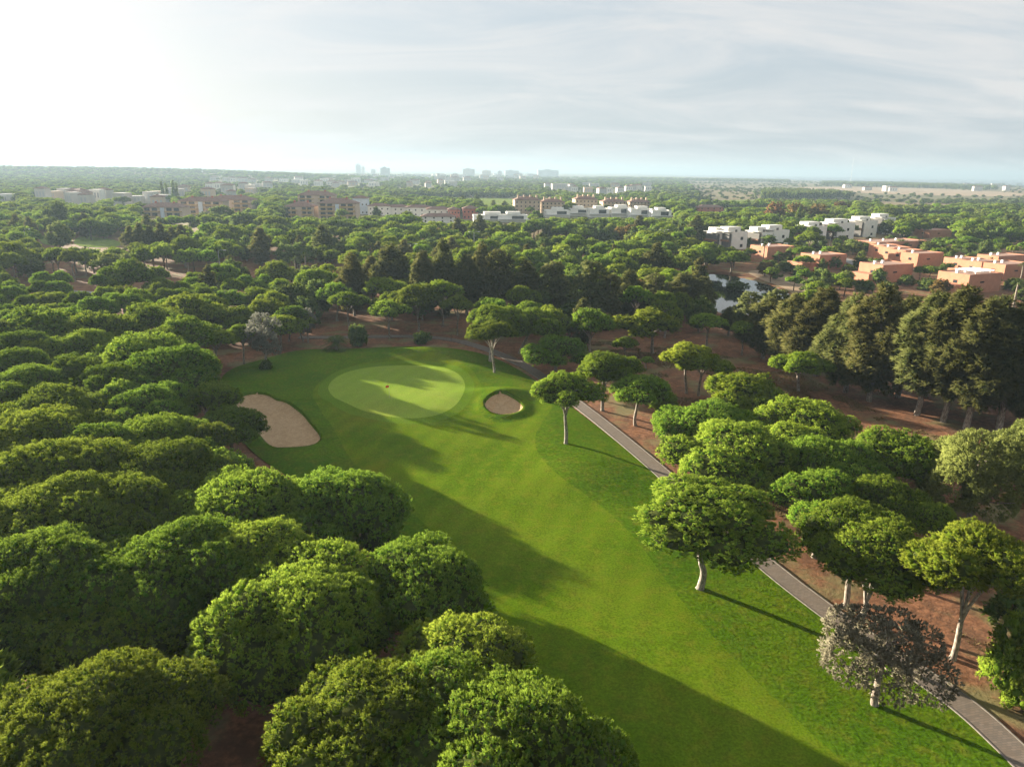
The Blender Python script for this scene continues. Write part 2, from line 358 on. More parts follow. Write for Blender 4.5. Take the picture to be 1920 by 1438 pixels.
def hgt(x, y):
    x = np.asarray(x, float); y = np.asarray(y, float); h = np.zeros(x.shape)
    for c, rx, ry, a in MOUNDS: h = h + a * np.exp(-((x - c[0]) / rx) ** 2 - ((y - c[1]) / ry) ** 2)
    gi, _, _ = segdist(x, y, GREEN); ins = inpoly(x, y, GREEN)
    s = np.where(ins, gi, -gi); h = h + 0.35 / (1 + np.exp(-s / 1.5))
    for B, dp, lip in ((BUNKER_A, 0.75, 0.25), (BUNKER_B, 1.0, 0.45)):
        d, _, _ = segdist(x, y, B); i = inpoly(x, y, B)
        h = h + np.where(i, -dp * np.clip(d / 1.6, 0, 1) ** 0.7 - 0.12, lip * np.exp(-(d / 1.6) ** 2))
    return h + 0.05 * np.sin(x * 0.23 + y * 0.11) + 0.04 * np.sin(y * 0.31 - x * 0.13)
# lawn grid, its vertices snapped on the zone outlines so that every zone is a sheet of its own
CS = 0.42
lx0, ly0 = LAWN.min(0) - 1; lx1, ly1 = LAWN.max(0) + 1
gx, gy = np.meshgrid(np.arange(lx0, lx1, CS), np.arange(ly0, ly1, CS)); shp = gx.shape
sx_, sy_ = gx.copy(), gy.copy(); done = np.zeros(shp, bool)
for Pz in (BUNKER_B, BUNKER_A, GREEN, FRINGE, FAIRWAY, LAWN):
    d, bx, by = segdist(gx, gy, Pz); m = (d < CS * 0.7) & ~done
    sx_[m] = bx[m]; sy_[m] = by[m]; done |= m
ix = np.arange(shp[0] * shp[1]).reshape(shp)
tri = np.concatenate([np.stack([ix[:-1, :-1], ix[:-1, 1:], ix[1:, 1:]], -1).reshape(-1, 3), np.stack([ix[:-1, :-1], ix[1:, 1:], ix[1:, :-1]], -1).reshape(-1, 3)])
X = sx_.ravel(); Y = sy_.ravel()
ar = (X[tri[:, 1]] - X[tri[:, 0]]) * (Y[tri[:, 2]] - Y[tri[:, 0]]) - (X[tri[:, 2]] - X[tri[:, 0]]) * (Y[tri[:, 1]] - Y[tri[:, 0]])
tri = np.where((ar < 0)[:, None], tri[:, [0, 2, 1]], tri)[np.abs(ar) > 1e-5]; cxm = X[tri].mean(1); cym = Y[tri].mean(1)
zone = np.zeros(len(tri), int)
for k, Pz in ((1, LAWN), (2, FAIRWAY), (3, FRINGE), (4, GREEN), (5, BUNKER_A), (6, BUNKER_B)): zone[inpoly(cxm, cym, Pz)] = k
edge_d, _, _ = segdist(X, Y, LAWN)
Z = hgt(X, Y) * np.clip(edge_d / 4, 0, 1) + 0.05
rngL = np.random.default_rng(5)
zrough = Z + rngL.uniform(-0.012, 0.015, Z.shape) * np.clip(edge_d, 0, 1)
fair_in = inpoly(X, Y, FAIRWAY) | (segdist(X, Y, FAIRWAY)[0] < 0.3) | (segdist(X, Y, BUNKER_B)[0] < 0.3) | (segdist(X, Y, BUNKER_A)[0] < 0.3) | inpoly(X, Y, BUNKER_A)
Z = np.where(fair_in, Z, zrough)
VV = np.stack([X, Y, Z], -1)
ef = np.clip(edge_d / 4, 0, 1); LN = norm(np.stack([-(hgt(X + .25, Y) - hgt(X - .25, Y)) / .5 * ef, -(hgt(X, Y + .25) - hgt(X, Y - .25)) / .5 * ef, np.ones(len(X))], -1))
for k, nm, mt in ((1, 'rough_lawn', 'rough'), (2, 'fairway', 'fairway'), (3, 'green_fringe', 'fringe'), (4, 'putting_green', 'green'), (5, 'sand_bunker', 'sand'), (6, 'sand_bunker', 'sand')):
    f = tri[zone == k]; u, inv = np.unique(f, return_inverse=True)
    o = obj(nm, mesh_np(nm, VV[u], inv.reshape(-1, 3), M[mt], normals=LN[u]))
    if k >= 5:
        tag(o, 'large kidney shaped sand bunker left of the putting green' if k == 5 else 'small round sand bunker right of the putting green', 'bunker')
    else:
        tag(o, {1: 'longer rough grass lawn between the fairway and the paved path', 2: 'smooth mown fairway running from the foreground to the green', 3: 'ring of short fringe grass around the putting green', 4: 'pale smooth putting green with the red flag'}[k], 'grass', kind='structure')
# the ground: one sheet to the horizon, finer near the camera
def axis(lo, hi, step, far, grow=1.13):
    a = list(np.arange(lo, hi + step, step)); s = step
    while a[-1] < far: s *= grow; a.append(a[-1] + s)
    s = step
    while a[0] > -far: s *= grow; a.insert(0, a[0] - s)
    return np.array(a)
axs = axis(-110, 140, 2.0, 30000); ays = axis(10, 270, 2.0, 30000)
ggx, ggy = np.meshgrid(axs, ays)
gz = np.zeros(ggx.shape)
d, _, _ = segdist(ggx, ggy, LAWN); gz = np.where(inpoly(ggx, ggy, LAWN) & (d > 2.2), -3.0, gz)
d, _, _ = segdist(ggx, ggy, POND); pin = inpoly(ggx, ggy, POND); gz = np.where(pin, -np.clip(d / 4, 0, 1) * 2.0 - 0.05, gz)
near = (np.abs(ggx) < 300) & (ggy < 400)
gz += np.where(near, 0.05 * np.sin(ggx * 0.7) * np.sin(ggy * 0.9 + ggx * 0.3) - 0.05, -0.05)
def ridge(x, y): return 24 * np.exp(-((x + 1750) / 1050) ** 4 - ((y - 2650) / 480) ** 2)
gz += ridge(ggx, ggy)
gi = np.arange(ggx.size).reshape(ggx.shape)
gq = np.stack([gi[:-1, :-1], gi[:-1, 1:], gi[1:, 1:], gi[1:, :-1]], -1).reshape(-1, 4)
tag(obj('ground', mesh_np('ground', np.stack([ggx.ravel(), ggy.ravel(), gz.ravel()], -1), gq, M['ground'], smooth=True)), kind='structure')
def ribbon(name, P, w, z, mat, parent=None):
    P = np.asarray(P); t = norm(np.gradient(P, axis=0)); n = np.stack([-t[:, 1], t[:, 0]], -1)
    s = np.concatenate([[0], np.cumsum(np.linalg.norm(np.diff(P, axis=0), axis=1))])
    k = len(P); V = np.zeros((k * 2, 3)); V[0::2, :2] = P + n * w / 2; V[1::2, :2] = P - n * w / 2; V[:, 2] = z
    i = np.arange(k - 1) * 2; q = np.stack([i, i + 1, i + 3, i + 2], -1)
    me = mesh_np(name, V, q, mat)
    uv = me.uv_layers.new(name='UVMap'); vi = q.ravel()
    U = np.zeros((k * 2, 2)); U[0::2, 0] = 0; U[1::2, 0] = w; U[:, 1] = np.repeat(s, 2)
    uv.data.foreach_set('uv', U[vi].ravel().astype(np.float32))
    return obj(name, me, parent)
def strip_box(name, P, off, w, h, z, mat, parent):
    P = np.asarray(P); t = norm(np.gradient(P, axis=0)); n = np.stack([-t[:, 1], t[:, 0]], -1); k = len(P)
    V = []
    for i in range(k):
        a = P[i] + n[i] * (off - w / 2); b = P[i] + n[i] * (off + w / 2)
        V += [(*a, z - .1), (*a, z + h), (*b, z + h), (*b, z - .1)]
    q = [(4 * i + j, 4 * i + (j + 1) % 4, 4 * i + 4 + (j + 1) % 4, 4 * i + 4 + j) for i in range(k - 1) for j in range(4)]
    return obj(name, mesh_np(name, V, q, mat), parent)
pth = tag(ribbon('paved_path', PATH, 2.25, 0.09, M['path']), kind='structure')
strip_box('kerb', PATH, 1.19, 0.12, 0.05, 0.08, M['kerb'], pth); strip_box('kerb', PATH, -1.19, 0.12, 0.05, 0.08, M['kerb'], pth)
for nm, pts, w in (('road', [(-60, 536), (60, 543), (135, 547), (215, 553), (300, 560), (360, 566)], 5), ('road', [(1180, 440), (1240, 452), (1215, 462), (1180, 470)], 5), ('road', [(1500, 470), (1560, 478), (1600, 492), (1625, 505), (1660, 520)], 6)):
    tag(ribbon(nm, smooth_poly([gp(*p)[:2] for p in pts], 2, False), w, 0.03, M['asphalt']), kind='structure')
def flat(name, poly, z, mat, label=None):
    bm = bmesh.new(); bm.faces.new([bm.verts.new((p[0], p[1], z)) for p in poly]); bmesh.ops.triangulate(bm, faces=bm.faces[:]); bmesh.ops.recalc_face_normals(bm, faces=bm.faces[:])
    me = bpy.data.meshes.new(name); bm.to_mesh(me); bm.free(); me.materials.append(mat)
    if me.polygons[0].normal.z < 0: me.flip_normals()
    return tag(obj(name, me), label, kind='structure')
dP = POND.mean(0); flat('pond_water', (POND - dP) * 1.03 + dP, -0.35, M['pond'])
flat('dry_bank', smooth_poly(pix_poly([(1395, 508), (1450, 506), (1545, 532), (1530, 552), (1492, 556), (1470, 540), (1420, 522)]), 2), 0.06, M['bank'])
for pts in ([(1480, 450), (1560, 462), (1480, 476), (1420, 470)], [(1790, 455), (1875, 462), (1880, 480), (1800, 478)], [(1490, 478), (1535, 484), (1500, 494), (1450, 490)], [(1700, 490), (1800, 488), (1830, 502), (1720, 506)], [(150, 440), (230, 452), (220, 466), (130, 462)], [(70, 440), (140, 438), (130, 458), (80, 462)]):
    flat('lawn', smooth_poly(pix_poly(pts), 2), 0.08, M['far_lawn'])
for pts in ([(560, 470), (640, 466), (660, 478), (600, 486)], [(690, 448), (760, 444), (770, 452), (710, 457)], [(1040, 466), (1110, 462), (1120, 472), (1060, 476)], [(640, 512), (700, 506), (720, 516), (670, 522)]):
    flat('clearing', smooth_poly(pix_poly(pts), 2), 0.09, M['far_lawn'])
for pts in ([(690, 374), (830, 371), (960, 372), (1020, 377), (960, 392), (900, 389), (760, 380)], [(1280, 378), (1440, 374), (1470, 380), (1420, 390), (1300, 393)], [(1210, 384), (1262, 386), (1240, 398), (1200, 394)]):
    flat('golf_meadow', smooth_poly(pix_poly(pts), 2), 0.25, M['far_lawn'])
for pts in ([(1660, 384), (1790, 388), (1800, 402), (1700, 404), (1640, 394)], [(1500, 350), (1700, 352), (1920, 362), (1925, 370), (1700, 366), (1480, 357)], [(1590, 392), (1622, 392), (1615, 400), (1590, 399)]):
    flat('dry_field', smooth_poly(pix_poly(pts), 2), 0.25, M['field_tan'])
# the sea beyond the plain
sea_coast = [gp(a, b)[:2] for a, b in ((1040, 323.2), (1180, 326.5), (1300, 331.5), (1500, 338.5), (1700, 345), (1920, 351), (2300, 358))]
flat('sea', [tuple(p) for p in sea_coast] + [(29000, 5200), (29000, 29500), (1500, 29500)], 0.5, M['sea'])

# ------------------------------------------------------------------ plant builders
ICO_V = None
def ico():
    global ICO_V
    if ICO_V is None:
        bm = bmesh.new(); bmesh.ops.create_icosphere(bm, subdivisions=1, radius=1)
        ICO_V = (np.array([v.co[:] for v in bm.verts]), np.array([[v.index for v in f.verts] for f in bm.faces])); bm.free()
    return ICO_V
def lobe_points(lobes, spacing, nzmin, rng, cut=0.82, squash=1.0):
    P, Nn = [], []
    Lb = np.array(lobes)
    for i, l in enumerate(Lb):
        c, r = l[:3], l[3:6]
        a = 4 * math.pi * ((r[0] * r[1]) ** 1.6 / 3 + 2 * (r[0] * r[2]) ** 1.6 / 3) ** (1 / 1.6)
        n = max(6, int(a / spacing ** 2)); k = np.arange(n) + 0.5
        ph = np.arccos(1 - 2 * k / n); th = math.pi * (1 + 5 ** 0.5) * k + rng.uniform(0, 6)
        d = np.stack([np.cos(th) * np.sin(ph), np.sin(th) * np.sin(ph), np.cos(ph)], -1)
        d = norm(d + rng.normal(0, 0.35 * spacing / r.mean(), d.shape))
        d2 = d * np.stack([np.ones(n), np.ones(n), np.where(d[:, 2] < 0, squash, 1.0)], -1)
        p = c + r * d2 * (1 + rng.normal(0, 0.06, (n, 1))); nn = norm(d / r)
        ok = nn[:, 2] > nzmin
        for j, l2 in enumerate(Lb):
            if j == i: continue
            ok &= (((p - l2[:3]) / l2[3:6]) ** 2).sum(1) > cut
        P.append(p[ok]); Nn.append(nn[ok])
    return np.concatenate(P), np.concatenate(Nn)
def crown_mesh(name, lobes, mat, seed, spacing=0.6, clump_r=0.42, n_tuft=12, n_blade=6, bl=0.28, bw=0.06, nzmin=-0.4, up=0.35, droop=0.0, spread=0.75, core=0.72, cut=0.82, soft=0.55, extra=None, squash=1.0, inner=0.0):
    rng = np.random.default_rng(seed)
    P, Nn = lobe_points(lobes, spacing, nzmin, rng, cut, squash)
    n = len(P); cv = rng.uniform(0, 1, n)
    rr = clump_r * rng.uniform(0.7, 1.3, n)
    # tufts on the outer half of every clump
    dirs = norm(rng.normal(0, 1, (n, n_tuft, 3)) + 1.0 * Nn[:, None, :] + np.array([0, 0, up]))
    tp = P[:, None, :] + dirs * (rr[:, None, None] * rng.uniform(0.65, 1.05, (n, n_tuft, 1)))
    axis_ = norm(dirs * 0.8 + Nn[:, None, :] * 0.3 + np.array([0, 0, up - droop]))
    bd = norm(axis_[:, :, None, :] + rng.normal(0, spread * 0.6, (n, n_tuft, n_blade, 3)))
    side = norm(np.cross(bd, rng.normal(0, 1, bd.shape)))
    ln = bl * rng.uniform(0.7, 1.3, bd.shape[:3] + (1,)); wd = bw * rng.uniform(0.7, 1.3, bd.shape[:3] + (1,))
    b0 = tp[:, :, None, :] - bd * ln * 0.25
    A = b0 - side * wd; B = b0 + side * wd; C = b0 + bd * ln
    cn = norm(dirs[:, :, None, :] * 0.45 + Nn[:, None, None, :] * 0.25 + bd * 0.35 + rng.normal(0, 0.38, bd.shape))
    gn = np.cross(B - A, C - A); flip = ((gn * cn).sum(-1) < 0)[..., None]
    A2 = np.where(flip, B, A); B2 = np.where(flip, A, B)
    V = np.stack([A2, B2, C], -2).reshape(-1, 3); nb = len(V) // 3
    NV = np.repeat(cn.reshape(-1, 3), 3, 0)
    tv = np.broadcast_to(cv[:, None, None], bd.shape[:3]) * 0.6 + rng.uniform(0, 0.4, bd.shape[:3])
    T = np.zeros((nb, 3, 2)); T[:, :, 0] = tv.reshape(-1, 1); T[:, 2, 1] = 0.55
    T = T.reshape(-1, 2); Fc = np.arange(nb * 3).reshape(-1, 3)
    if core > 0:
        iv, if_ = ico(); k = len(iv)
        CVt = (P - Nn * clump_r * 0.35)[:, None, :] + iv[None] * (rr * core)[:, None, None] * rng.uniform(0.75, 1.2, (n, k, 1))
        Fc = np.concatenate([Fc, (if_[None] + (np.arange(n) * k)[:, None, None]).reshape(-1, 3) + len(V)])
        V = np.concatenate([V, CVt.reshape(-1, 3)]); NV = np.concatenate([NV, norm(iv[None] + Nn[:, None, :] * 0.6).reshape(-1, 3)])
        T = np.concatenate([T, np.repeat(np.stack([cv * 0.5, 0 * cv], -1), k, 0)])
    if inner > 0:          # dense inside of every lobe, coloured dark for the shade between tufts
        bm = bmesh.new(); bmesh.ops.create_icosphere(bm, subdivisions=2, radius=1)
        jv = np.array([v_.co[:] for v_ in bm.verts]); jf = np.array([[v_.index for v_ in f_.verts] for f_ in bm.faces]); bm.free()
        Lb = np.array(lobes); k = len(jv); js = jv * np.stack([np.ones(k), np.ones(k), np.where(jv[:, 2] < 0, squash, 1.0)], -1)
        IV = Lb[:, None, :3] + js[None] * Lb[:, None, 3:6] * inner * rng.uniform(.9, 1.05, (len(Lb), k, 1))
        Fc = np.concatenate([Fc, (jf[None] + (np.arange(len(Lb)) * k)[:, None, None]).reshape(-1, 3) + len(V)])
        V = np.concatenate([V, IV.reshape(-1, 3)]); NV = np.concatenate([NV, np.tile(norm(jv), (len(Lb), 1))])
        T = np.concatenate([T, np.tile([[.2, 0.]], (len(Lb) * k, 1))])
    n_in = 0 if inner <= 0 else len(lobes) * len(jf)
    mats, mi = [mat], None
    if n_in: mats = [mat, M['shaded_twig']]; mi = np.concatenate([np.zeros(len(Fc) - n_in, int), np.ones(n_in, int)])
    if extra is not None:      # a trunk joined in, for plants too far to show their parts
        eV, eF = extra[0], extra[1]
        mi = np.concatenate([np.zeros(len(Fc), int) if mi is None else mi, np.full(len(eF), len(mats))])
        Fc = np.concatenate([Fc, eF + len(V)]); V = np.concatenate([V, eV]); NV = np.concatenate([NV, norm(eV - eV.mean(0)) * [1, 1, .2]]); T = np.concatenate([T, np.zeros((len(eV), 2))])
        mats = mats + [extra[2]]
    return mesh_np(name, V, Fc, mats, normals=NV, tint=T, matidx=mi)
def tube(pts, radii, sides=7):
    P = np.asarray(pts, float); k = len(P); t = norm(np.gradient(P, axis=0))
    a = norm(np.cross(t, np.array([0.31, 0.95, 0.05]))); b = np.cross(t, a)
    an = np.linspace(0, 2 * math.pi, sides, endpoint=False)
    V = P[:, None, :] + (a[:, None, :] * np.cos(an)[None, :, None] + b[:, None, :] * np.sin(an)[None, :, None]) * np.asarray(radii)[:, None, None]
    i = np.arange(k - 1)[:, None] * sides; j = np.arange(sides)[None]; j2 = (j + 1) % sides
    q = np.stack([i + j, i + j2, i + sides + j2, i + sides + j], -1).reshape(-1, 4)
    f = np.concatenate([q[:, [0, 1, 2]], q[:, [0, 2, 3]]])
    return V.reshape(-1, 3), f
def join(parts):
    V, Fc, o = [], [], 0
    for v, f in parts: V.append(v); Fc.append(f + o); o += len(v)
    return np.concatenate(V), np.concatenate(Fc)
def bez(a, b, c, d, n):
    t = np.linspace(0, 1, n)[:, None]; a, b, c, d = map(np.asarray, (a, b, c, d))
    return (1 - t) ** 3 * a + 3 * t * (1 - t) ** 2 * b + 3 * t * t * (1 - t) * c + t ** 3 * d
def pine_trunk(H, R, zfork, off, rng, r0=0.3, nlimb=6, sides=7, zc=None, split=False):
    """trunk from the base to a fork, limbs fanning out into the crown (offset off)"""
    zc = zc or H * 0.74; off = np.array([off[0], off[1], 0.0])
    f = off * (zfork / zc) * 0.8 + np.array([rng.normal(0, .15), rng.normal(0, .15), zfork])
    parts = [tube(bez((0, 0, -0.3), (rng.normal(0, .3), rng.normal(0, .3), zfork * .35), f * [1, 1, .7] + rng.normal(0, .2, 3) * [1, 1, 0], f, 9), np.concatenate([[r0 * 1.5], np.linspace(r0 * 1.08, r0 * 0.8, 8)]), sides)]
    a0 = rng.uniform(0, 6.28); starts = []
    for i in range(nlimb):
        starts.append(len(parts))
        a = a0 + i * 6.283 / nlimb + rng.normal(0, .25); rad = R * rng.uniform(0.35, 0.68)
        e = off + np.array([math.cos(a) * rad, math.sin(a) * rad, zc + rng.uniform(-.05, .12) * H])
        c1 = f + np.array([math.cos(a) * rad * .15, math.sin(a) * rad * .15, (zc - zfork) * .5])
        pl = bez(f - [0, 0, r0 * .5], c1, e * [1, 1, .93], e, 7); rl = r0 * rng.uniform(.42, .6)
        parts.append(tube(pl, np.linspace(rl, rl * .3, 7), 5))
        for _ in range(2):
            b = a + rng.normal(0, .7); m = pl[rng.integers(3, 5)]
            e2 = m + np.array([math.cos(b) * R * .3, math.sin(b) * R * .3, H * .1])
            parts.append(tube(bez(m, m + (e2 - m) * [.3, .3, .6], e2, e2, 4), np.linspace(rl * .45, rl * .15, 4), 4))
    if split: return parts[0], [join(parts[a_:a_ + 3]) for a_ in starts]
    return join(parts)
def pine_lobes(rng, R, zc, c, n=8, irr=1.0):
    Lb = [(rng.normal(0, .06) * R, rng.normal(0, .06) * R, zc, R * .50, R * .50, c * .95)]
    a0 = rng.uniform(0, 6.28)
    for i in range(n):
        a = a0 + i * 6.283 / n + rng.normal(0, .18 * irr); d = R * rng.uniform(.46, .74); r = R * rng.uniform(.24, .42)
        Lb.append((math.cos(a) * d, math.sin(a) * d, zc - c * rng.uniform(.0, .45) * irr, r, r * rng.uniform(.85, 1.15), c * rng.uniform(.5, .85)))
    for i in range(int(n * .7)):
        a = rng.uniform(0, 6.28); d = R * rng.uniform(.18, .42); r = R * rng.uniform(.24, .34)
        Lb.append((math.cos(a) * d, math.sin(a) * d, zc + c * rng.uniform(.18, .42), r, r, c * rng.uniform(.5, .66)))
    return Lb
# crown prototypes: metres, centred on the trunk axis; z = 0 is the crown's middle
CROWN = {}
def pine_proto(key, R, c, seed, mat='pine', **k):
    rng = np.random.default_rng(seed)
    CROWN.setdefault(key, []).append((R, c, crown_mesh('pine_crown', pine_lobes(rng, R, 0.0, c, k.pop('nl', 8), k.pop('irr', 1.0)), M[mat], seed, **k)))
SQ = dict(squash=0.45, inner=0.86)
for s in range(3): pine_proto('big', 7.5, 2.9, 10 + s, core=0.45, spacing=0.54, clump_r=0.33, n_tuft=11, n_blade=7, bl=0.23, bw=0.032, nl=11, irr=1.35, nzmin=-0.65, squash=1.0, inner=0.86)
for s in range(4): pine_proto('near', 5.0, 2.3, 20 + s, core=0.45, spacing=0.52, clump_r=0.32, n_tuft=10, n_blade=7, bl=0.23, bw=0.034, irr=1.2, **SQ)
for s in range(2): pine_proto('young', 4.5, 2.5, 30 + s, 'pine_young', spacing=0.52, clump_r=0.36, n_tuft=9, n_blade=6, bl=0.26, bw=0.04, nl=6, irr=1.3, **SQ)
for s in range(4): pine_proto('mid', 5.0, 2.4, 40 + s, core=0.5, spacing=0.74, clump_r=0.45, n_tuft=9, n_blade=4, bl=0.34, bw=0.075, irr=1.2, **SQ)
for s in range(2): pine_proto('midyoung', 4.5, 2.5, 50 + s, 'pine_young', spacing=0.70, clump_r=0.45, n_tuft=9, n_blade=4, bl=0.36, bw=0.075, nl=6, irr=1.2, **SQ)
TRUNK_MID = []
for s in range(4):
    rng = np.random.default_rng(60 + s); v, f = pine_trunk(11.0, 5.0, 4.6, (0, 0), rng, 0.28, 6, 6)
    TRUNK_MID.append(mesh_np('pine_trunk', v, f, M['bark'], smooth=True))
FAR_PINE = []
for s in range(4):
    rng = np.random.default_rng(70 + s); R, c = 5.0, 2.6
    lb = [(x, y, z + 8.0, a, b, cc) for x, y, z, a, b, cc in pine_lobes(rng, R, 0, c, 7, 1.2)]
    v, f = pine_trunk(11.0, 5.0, 5.0, (0, 0), rng, 0.3, 4, 4)
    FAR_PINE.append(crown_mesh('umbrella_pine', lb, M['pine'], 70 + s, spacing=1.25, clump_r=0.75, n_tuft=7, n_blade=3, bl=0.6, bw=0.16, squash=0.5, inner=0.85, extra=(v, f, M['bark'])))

PLACED = []          # (x, y, r) of every tree
rngT = np.random.default_rng(3)
def crown_pos(cx, cyp, w, H, zf=0.80):
    p = gp(cx, cyp, H * zf); return p, 0.5 * w * depth(p) / F
def pine(cx, cyp, w, label, H=None, base=None, top=None, cls=None, group=None, nlimb=6, fork=None, pale=False, th=None, deep=False):
    """a near pine read off the photograph: crown middle and width, or the foot of its trunk and its top"""
    rng = np.random.default_rng(int(cx * 7 + cyp * 13))
    if base:
        b = gp(*base)
        if H is None:
            lo, hi = 2.0, 30.0
            for _ in range(40):
                m = (lo + hi) / 2
                if proj((b[0], b[1], m))[1] > top: lo = m
                else: hi = m
            H = lo
        R = 0.5 * w * depth((b[0], b[1], H * .75)) / F
        pc = gp(cx, cyp, H * .78); off = (pc[0] - b[0], pc[1] - b[1])
        lim = R * 0.55; ol = math.hypot(*off)
        if ol > lim: off = (off[0] * lim / ol, off[1] * lim / ol)
    else:
        _, R0 = crown_pos(cx, cyp, w, 11)
        if H is None: H = min(12.5, max(7.5, 6.6 + R0 * 0.75)) * rng.uniform(.96, 1.04)
        if group == G_RIGHT: w = w * 1.09
        pc, R = crown_pos(cx, cyp, w, H); off = (0.0, 0.0); b = np.array([pc[0], pc[1], 0.0])
    dist = depth((b[0], b[1], H))
    if cls is None: cls = 'big' if (R > 6.0 and dist < 110) else ('near' if dist < 135 else 'mid')
    if cls == 'young' and dist > 140: cls = 'midyoung'
    lst = CROWN[cls]; Rp, cp, me = lst[rng.integers(len(lst))]
    s = R / Rp; ch = min(max(R * (th or (.36 if base else .44)), H * .17), H * (.36 if deep else .32)); sz = ch / cp
    zc = H - ch * 1.05
    root = empty('umbrella_pine', (b[0], b[1], 0.0))
    tag(root, label, 'tree', group or 'umbrella pines around the golf hole')
    obj('crown', me, root, (off[0], off[1], zc), rng.uniform(0, 6.28), (s, s, sz))
    tr = pine_trunk(H, R * .9, fork or H * rng.uniform(.36, .46), off, rng, 0.04 * R + 0.05, nlimb, 8, zc, split=base is not None); mt_ = M['bark_pale' if pale else 'bark']
    if base is None: obj('trunk', mesh_np('pine_trunk', tr[0], tr[1], mt_, smooth=True), root)
    else:
        to = obj('trunk', mesh_np('pine_trunk', *tr[0], mt_, smooth=True), root)
        for v, f in tr[1]: obj('limb', mesh_np('pine_limb', v, f, mt_, smooth=True), to)
    PLACED.append((b[0], b[1], R * .9))
    return root

# ------------------------------------------------------------------ the near pines, one by one
G_LEFT = 'umbrella pines of the wood left of the fairway'; G_RIGHT = 'umbrella pines beside the paved path'
# along the path and on its right
pine(1062, 735, 143, 'lone umbrella pine with forked pale trunk right of the round bunker', base=(1060, 835), top=697, group=G_RIGHT, pale=True, fork=5.0, nlimb=5)
pine(914, 634, 98, 'small umbrella pine with slim pale trunk behind the round bunker, left of the path', base=(927, 700), top=598, group=G_RIGHT, pale=True, cls='near')
pine(930, 596, 128, 'umbrella pine standing directly behind the slim pale pine by the path', base=(919, 680), top=578, group=G_RIGHT, pale=True, cls='near')
pine(1008, 604, 132, 'flat topped umbrella pine right of the path bend behind the green', base=(975, 662), top=577, group=G_RIGHT, pale=True, cls='near')
pine(1047, 655, 134, 'bright multi stemmed umbrella pine between path bend and lone forked pine', base=(1042, 695), top=625, group=G_RIGHT, pale=True, cls='near', fork=2.2, nlimb=8)
pine(1140, 692, 130, 'dark umbrella pine right behind the lone forked pine across the path', base=(1130, 770), top=655, group=G_RIGHT, pale=True, cls='near')
pine(1207, 738, 115, 'umbrella pine with crooked pale trunk on red soil right of the path', base=(1192, 797), top=698, group=G_RIGHT, pale=True, cls='near')
pine(1332, 975, 290, 'large leaning umbrella pine with twisted Y-shaped trunk on the rough beside the fairway', base=(1312, 1102), top=897, group=G_RIGHT, pale=True, cls='near', fork=3.2, nlimb=5, th=.27)
pine(1640, 1050, 245, 'multi stemmed umbrella pine behind the grey olive tree', base=(1615, 1160), top=966, group=G_RIGHT, pale=True, cls='near', fork=2.2, nlimb=8)
pine(1608, 992, 205, 'umbrella pine half hidden behind the multi stemmed pine near the path', H=10.5, group=G_RIGHT, cls='near')
pine(1832, 1062, 230, 'tall yellowish umbrella pine at the right edge with forked pale trunk', base=(1785, 1235), top=975, group=G_RIGHT, pale=True, cls='young', fork=4.2)
pine(1336, 780, 205, 'broad bright umbrella pine, uppermost of the cluster right of the path', H=8.5, group=G_RIGHT)
pine(1345, 848, 262, 'lumpy bright umbrella pine with bare limbs beside the path, behind the leaning pine', base=(1400, 925), top=786, group=G_RIGHT, cls='near', fork=3.0, nlimb=8)
pine(1515, 778, 186, 'dark rounded umbrella pine in the middle of the right cluster', H=9.0, group=G_RIGHT, cls='near')
pine(1690, 835, 198, 'rounded umbrella pine at the back of the right cluster before the dark trees', H=9.0, group=G_RIGHT, cls='near')
pine(1488, 820, 132, 'small umbrella pine wedged between the lumpy pine and dark rounded pine', H=8.5, group=G_RIGHT, cls='near')
pine(1565, 858, 205, 'dark flat umbrella pine in front of the dark rounded pine', H=9.0, group=G_RIGHT)
pine(1545, 925, 192, 'umbrella pine just above the half hidden pine in the right cluster', H=9.5, group=G_RIGHT)
pine(1655, 932, 150, 'umbrella pine right of centre in the cluster, left of the feathery tree', H=9.0, group=G_RIGHT)
pine(1735, 972, 110, 'small umbrella pine squeezed behind the tall yellowish pine', H=8.0, group=G_RIGHT, cls='near')
# on the red soil between the path and the dark trees
pine(1395, 722, 148, 'bright dome shaped pine with low skirts on the red soil', H=8.0, group=G_RIGHT, cls='young')
pine(1290, 668, 100, 'light green pine, left one of a touching pair on the red soil', base=(1287, 737), top=640, group=G_RIGHT, cls='young')
pine(1325, 684, 100, 'light green pine, right one of a touching pair on the red soil', base=(1310, 742), top=655, group=G_RIGHT, cls='young')
pine(1490, 690, 112, 'pale green pine in front of the tall dark trees', base=(1497, 732), top=656, group=G_RIGHT, cls='young')
pine(1190, 620, 124, 'loose crowned pine on red soil below the pond', base=(1224, 662), top=578, group=G_RIGHT, cls='young')
pine(1168, 652, 54, 'small round pale pine left below the loose crowned pine', base=(1172, 676), top=630, group=G_RIGHT, cls='young')
pine(1213, 675, 30, 'tiny sapling pine standing alone on the red soil', base=(1213, 693), top=667, group=G_RIGHT, cls='young')
pine(1320, 614, 72, 'round light green pine just below the pond', base=(1325, 650), top=586, group=G_RIGHT, cls='young')
pine(1385, 625, 60, 'small green pine among the olive brown trees below the pond', base=(1390, 665), top=600, group=G_RIGHT, cls='young')
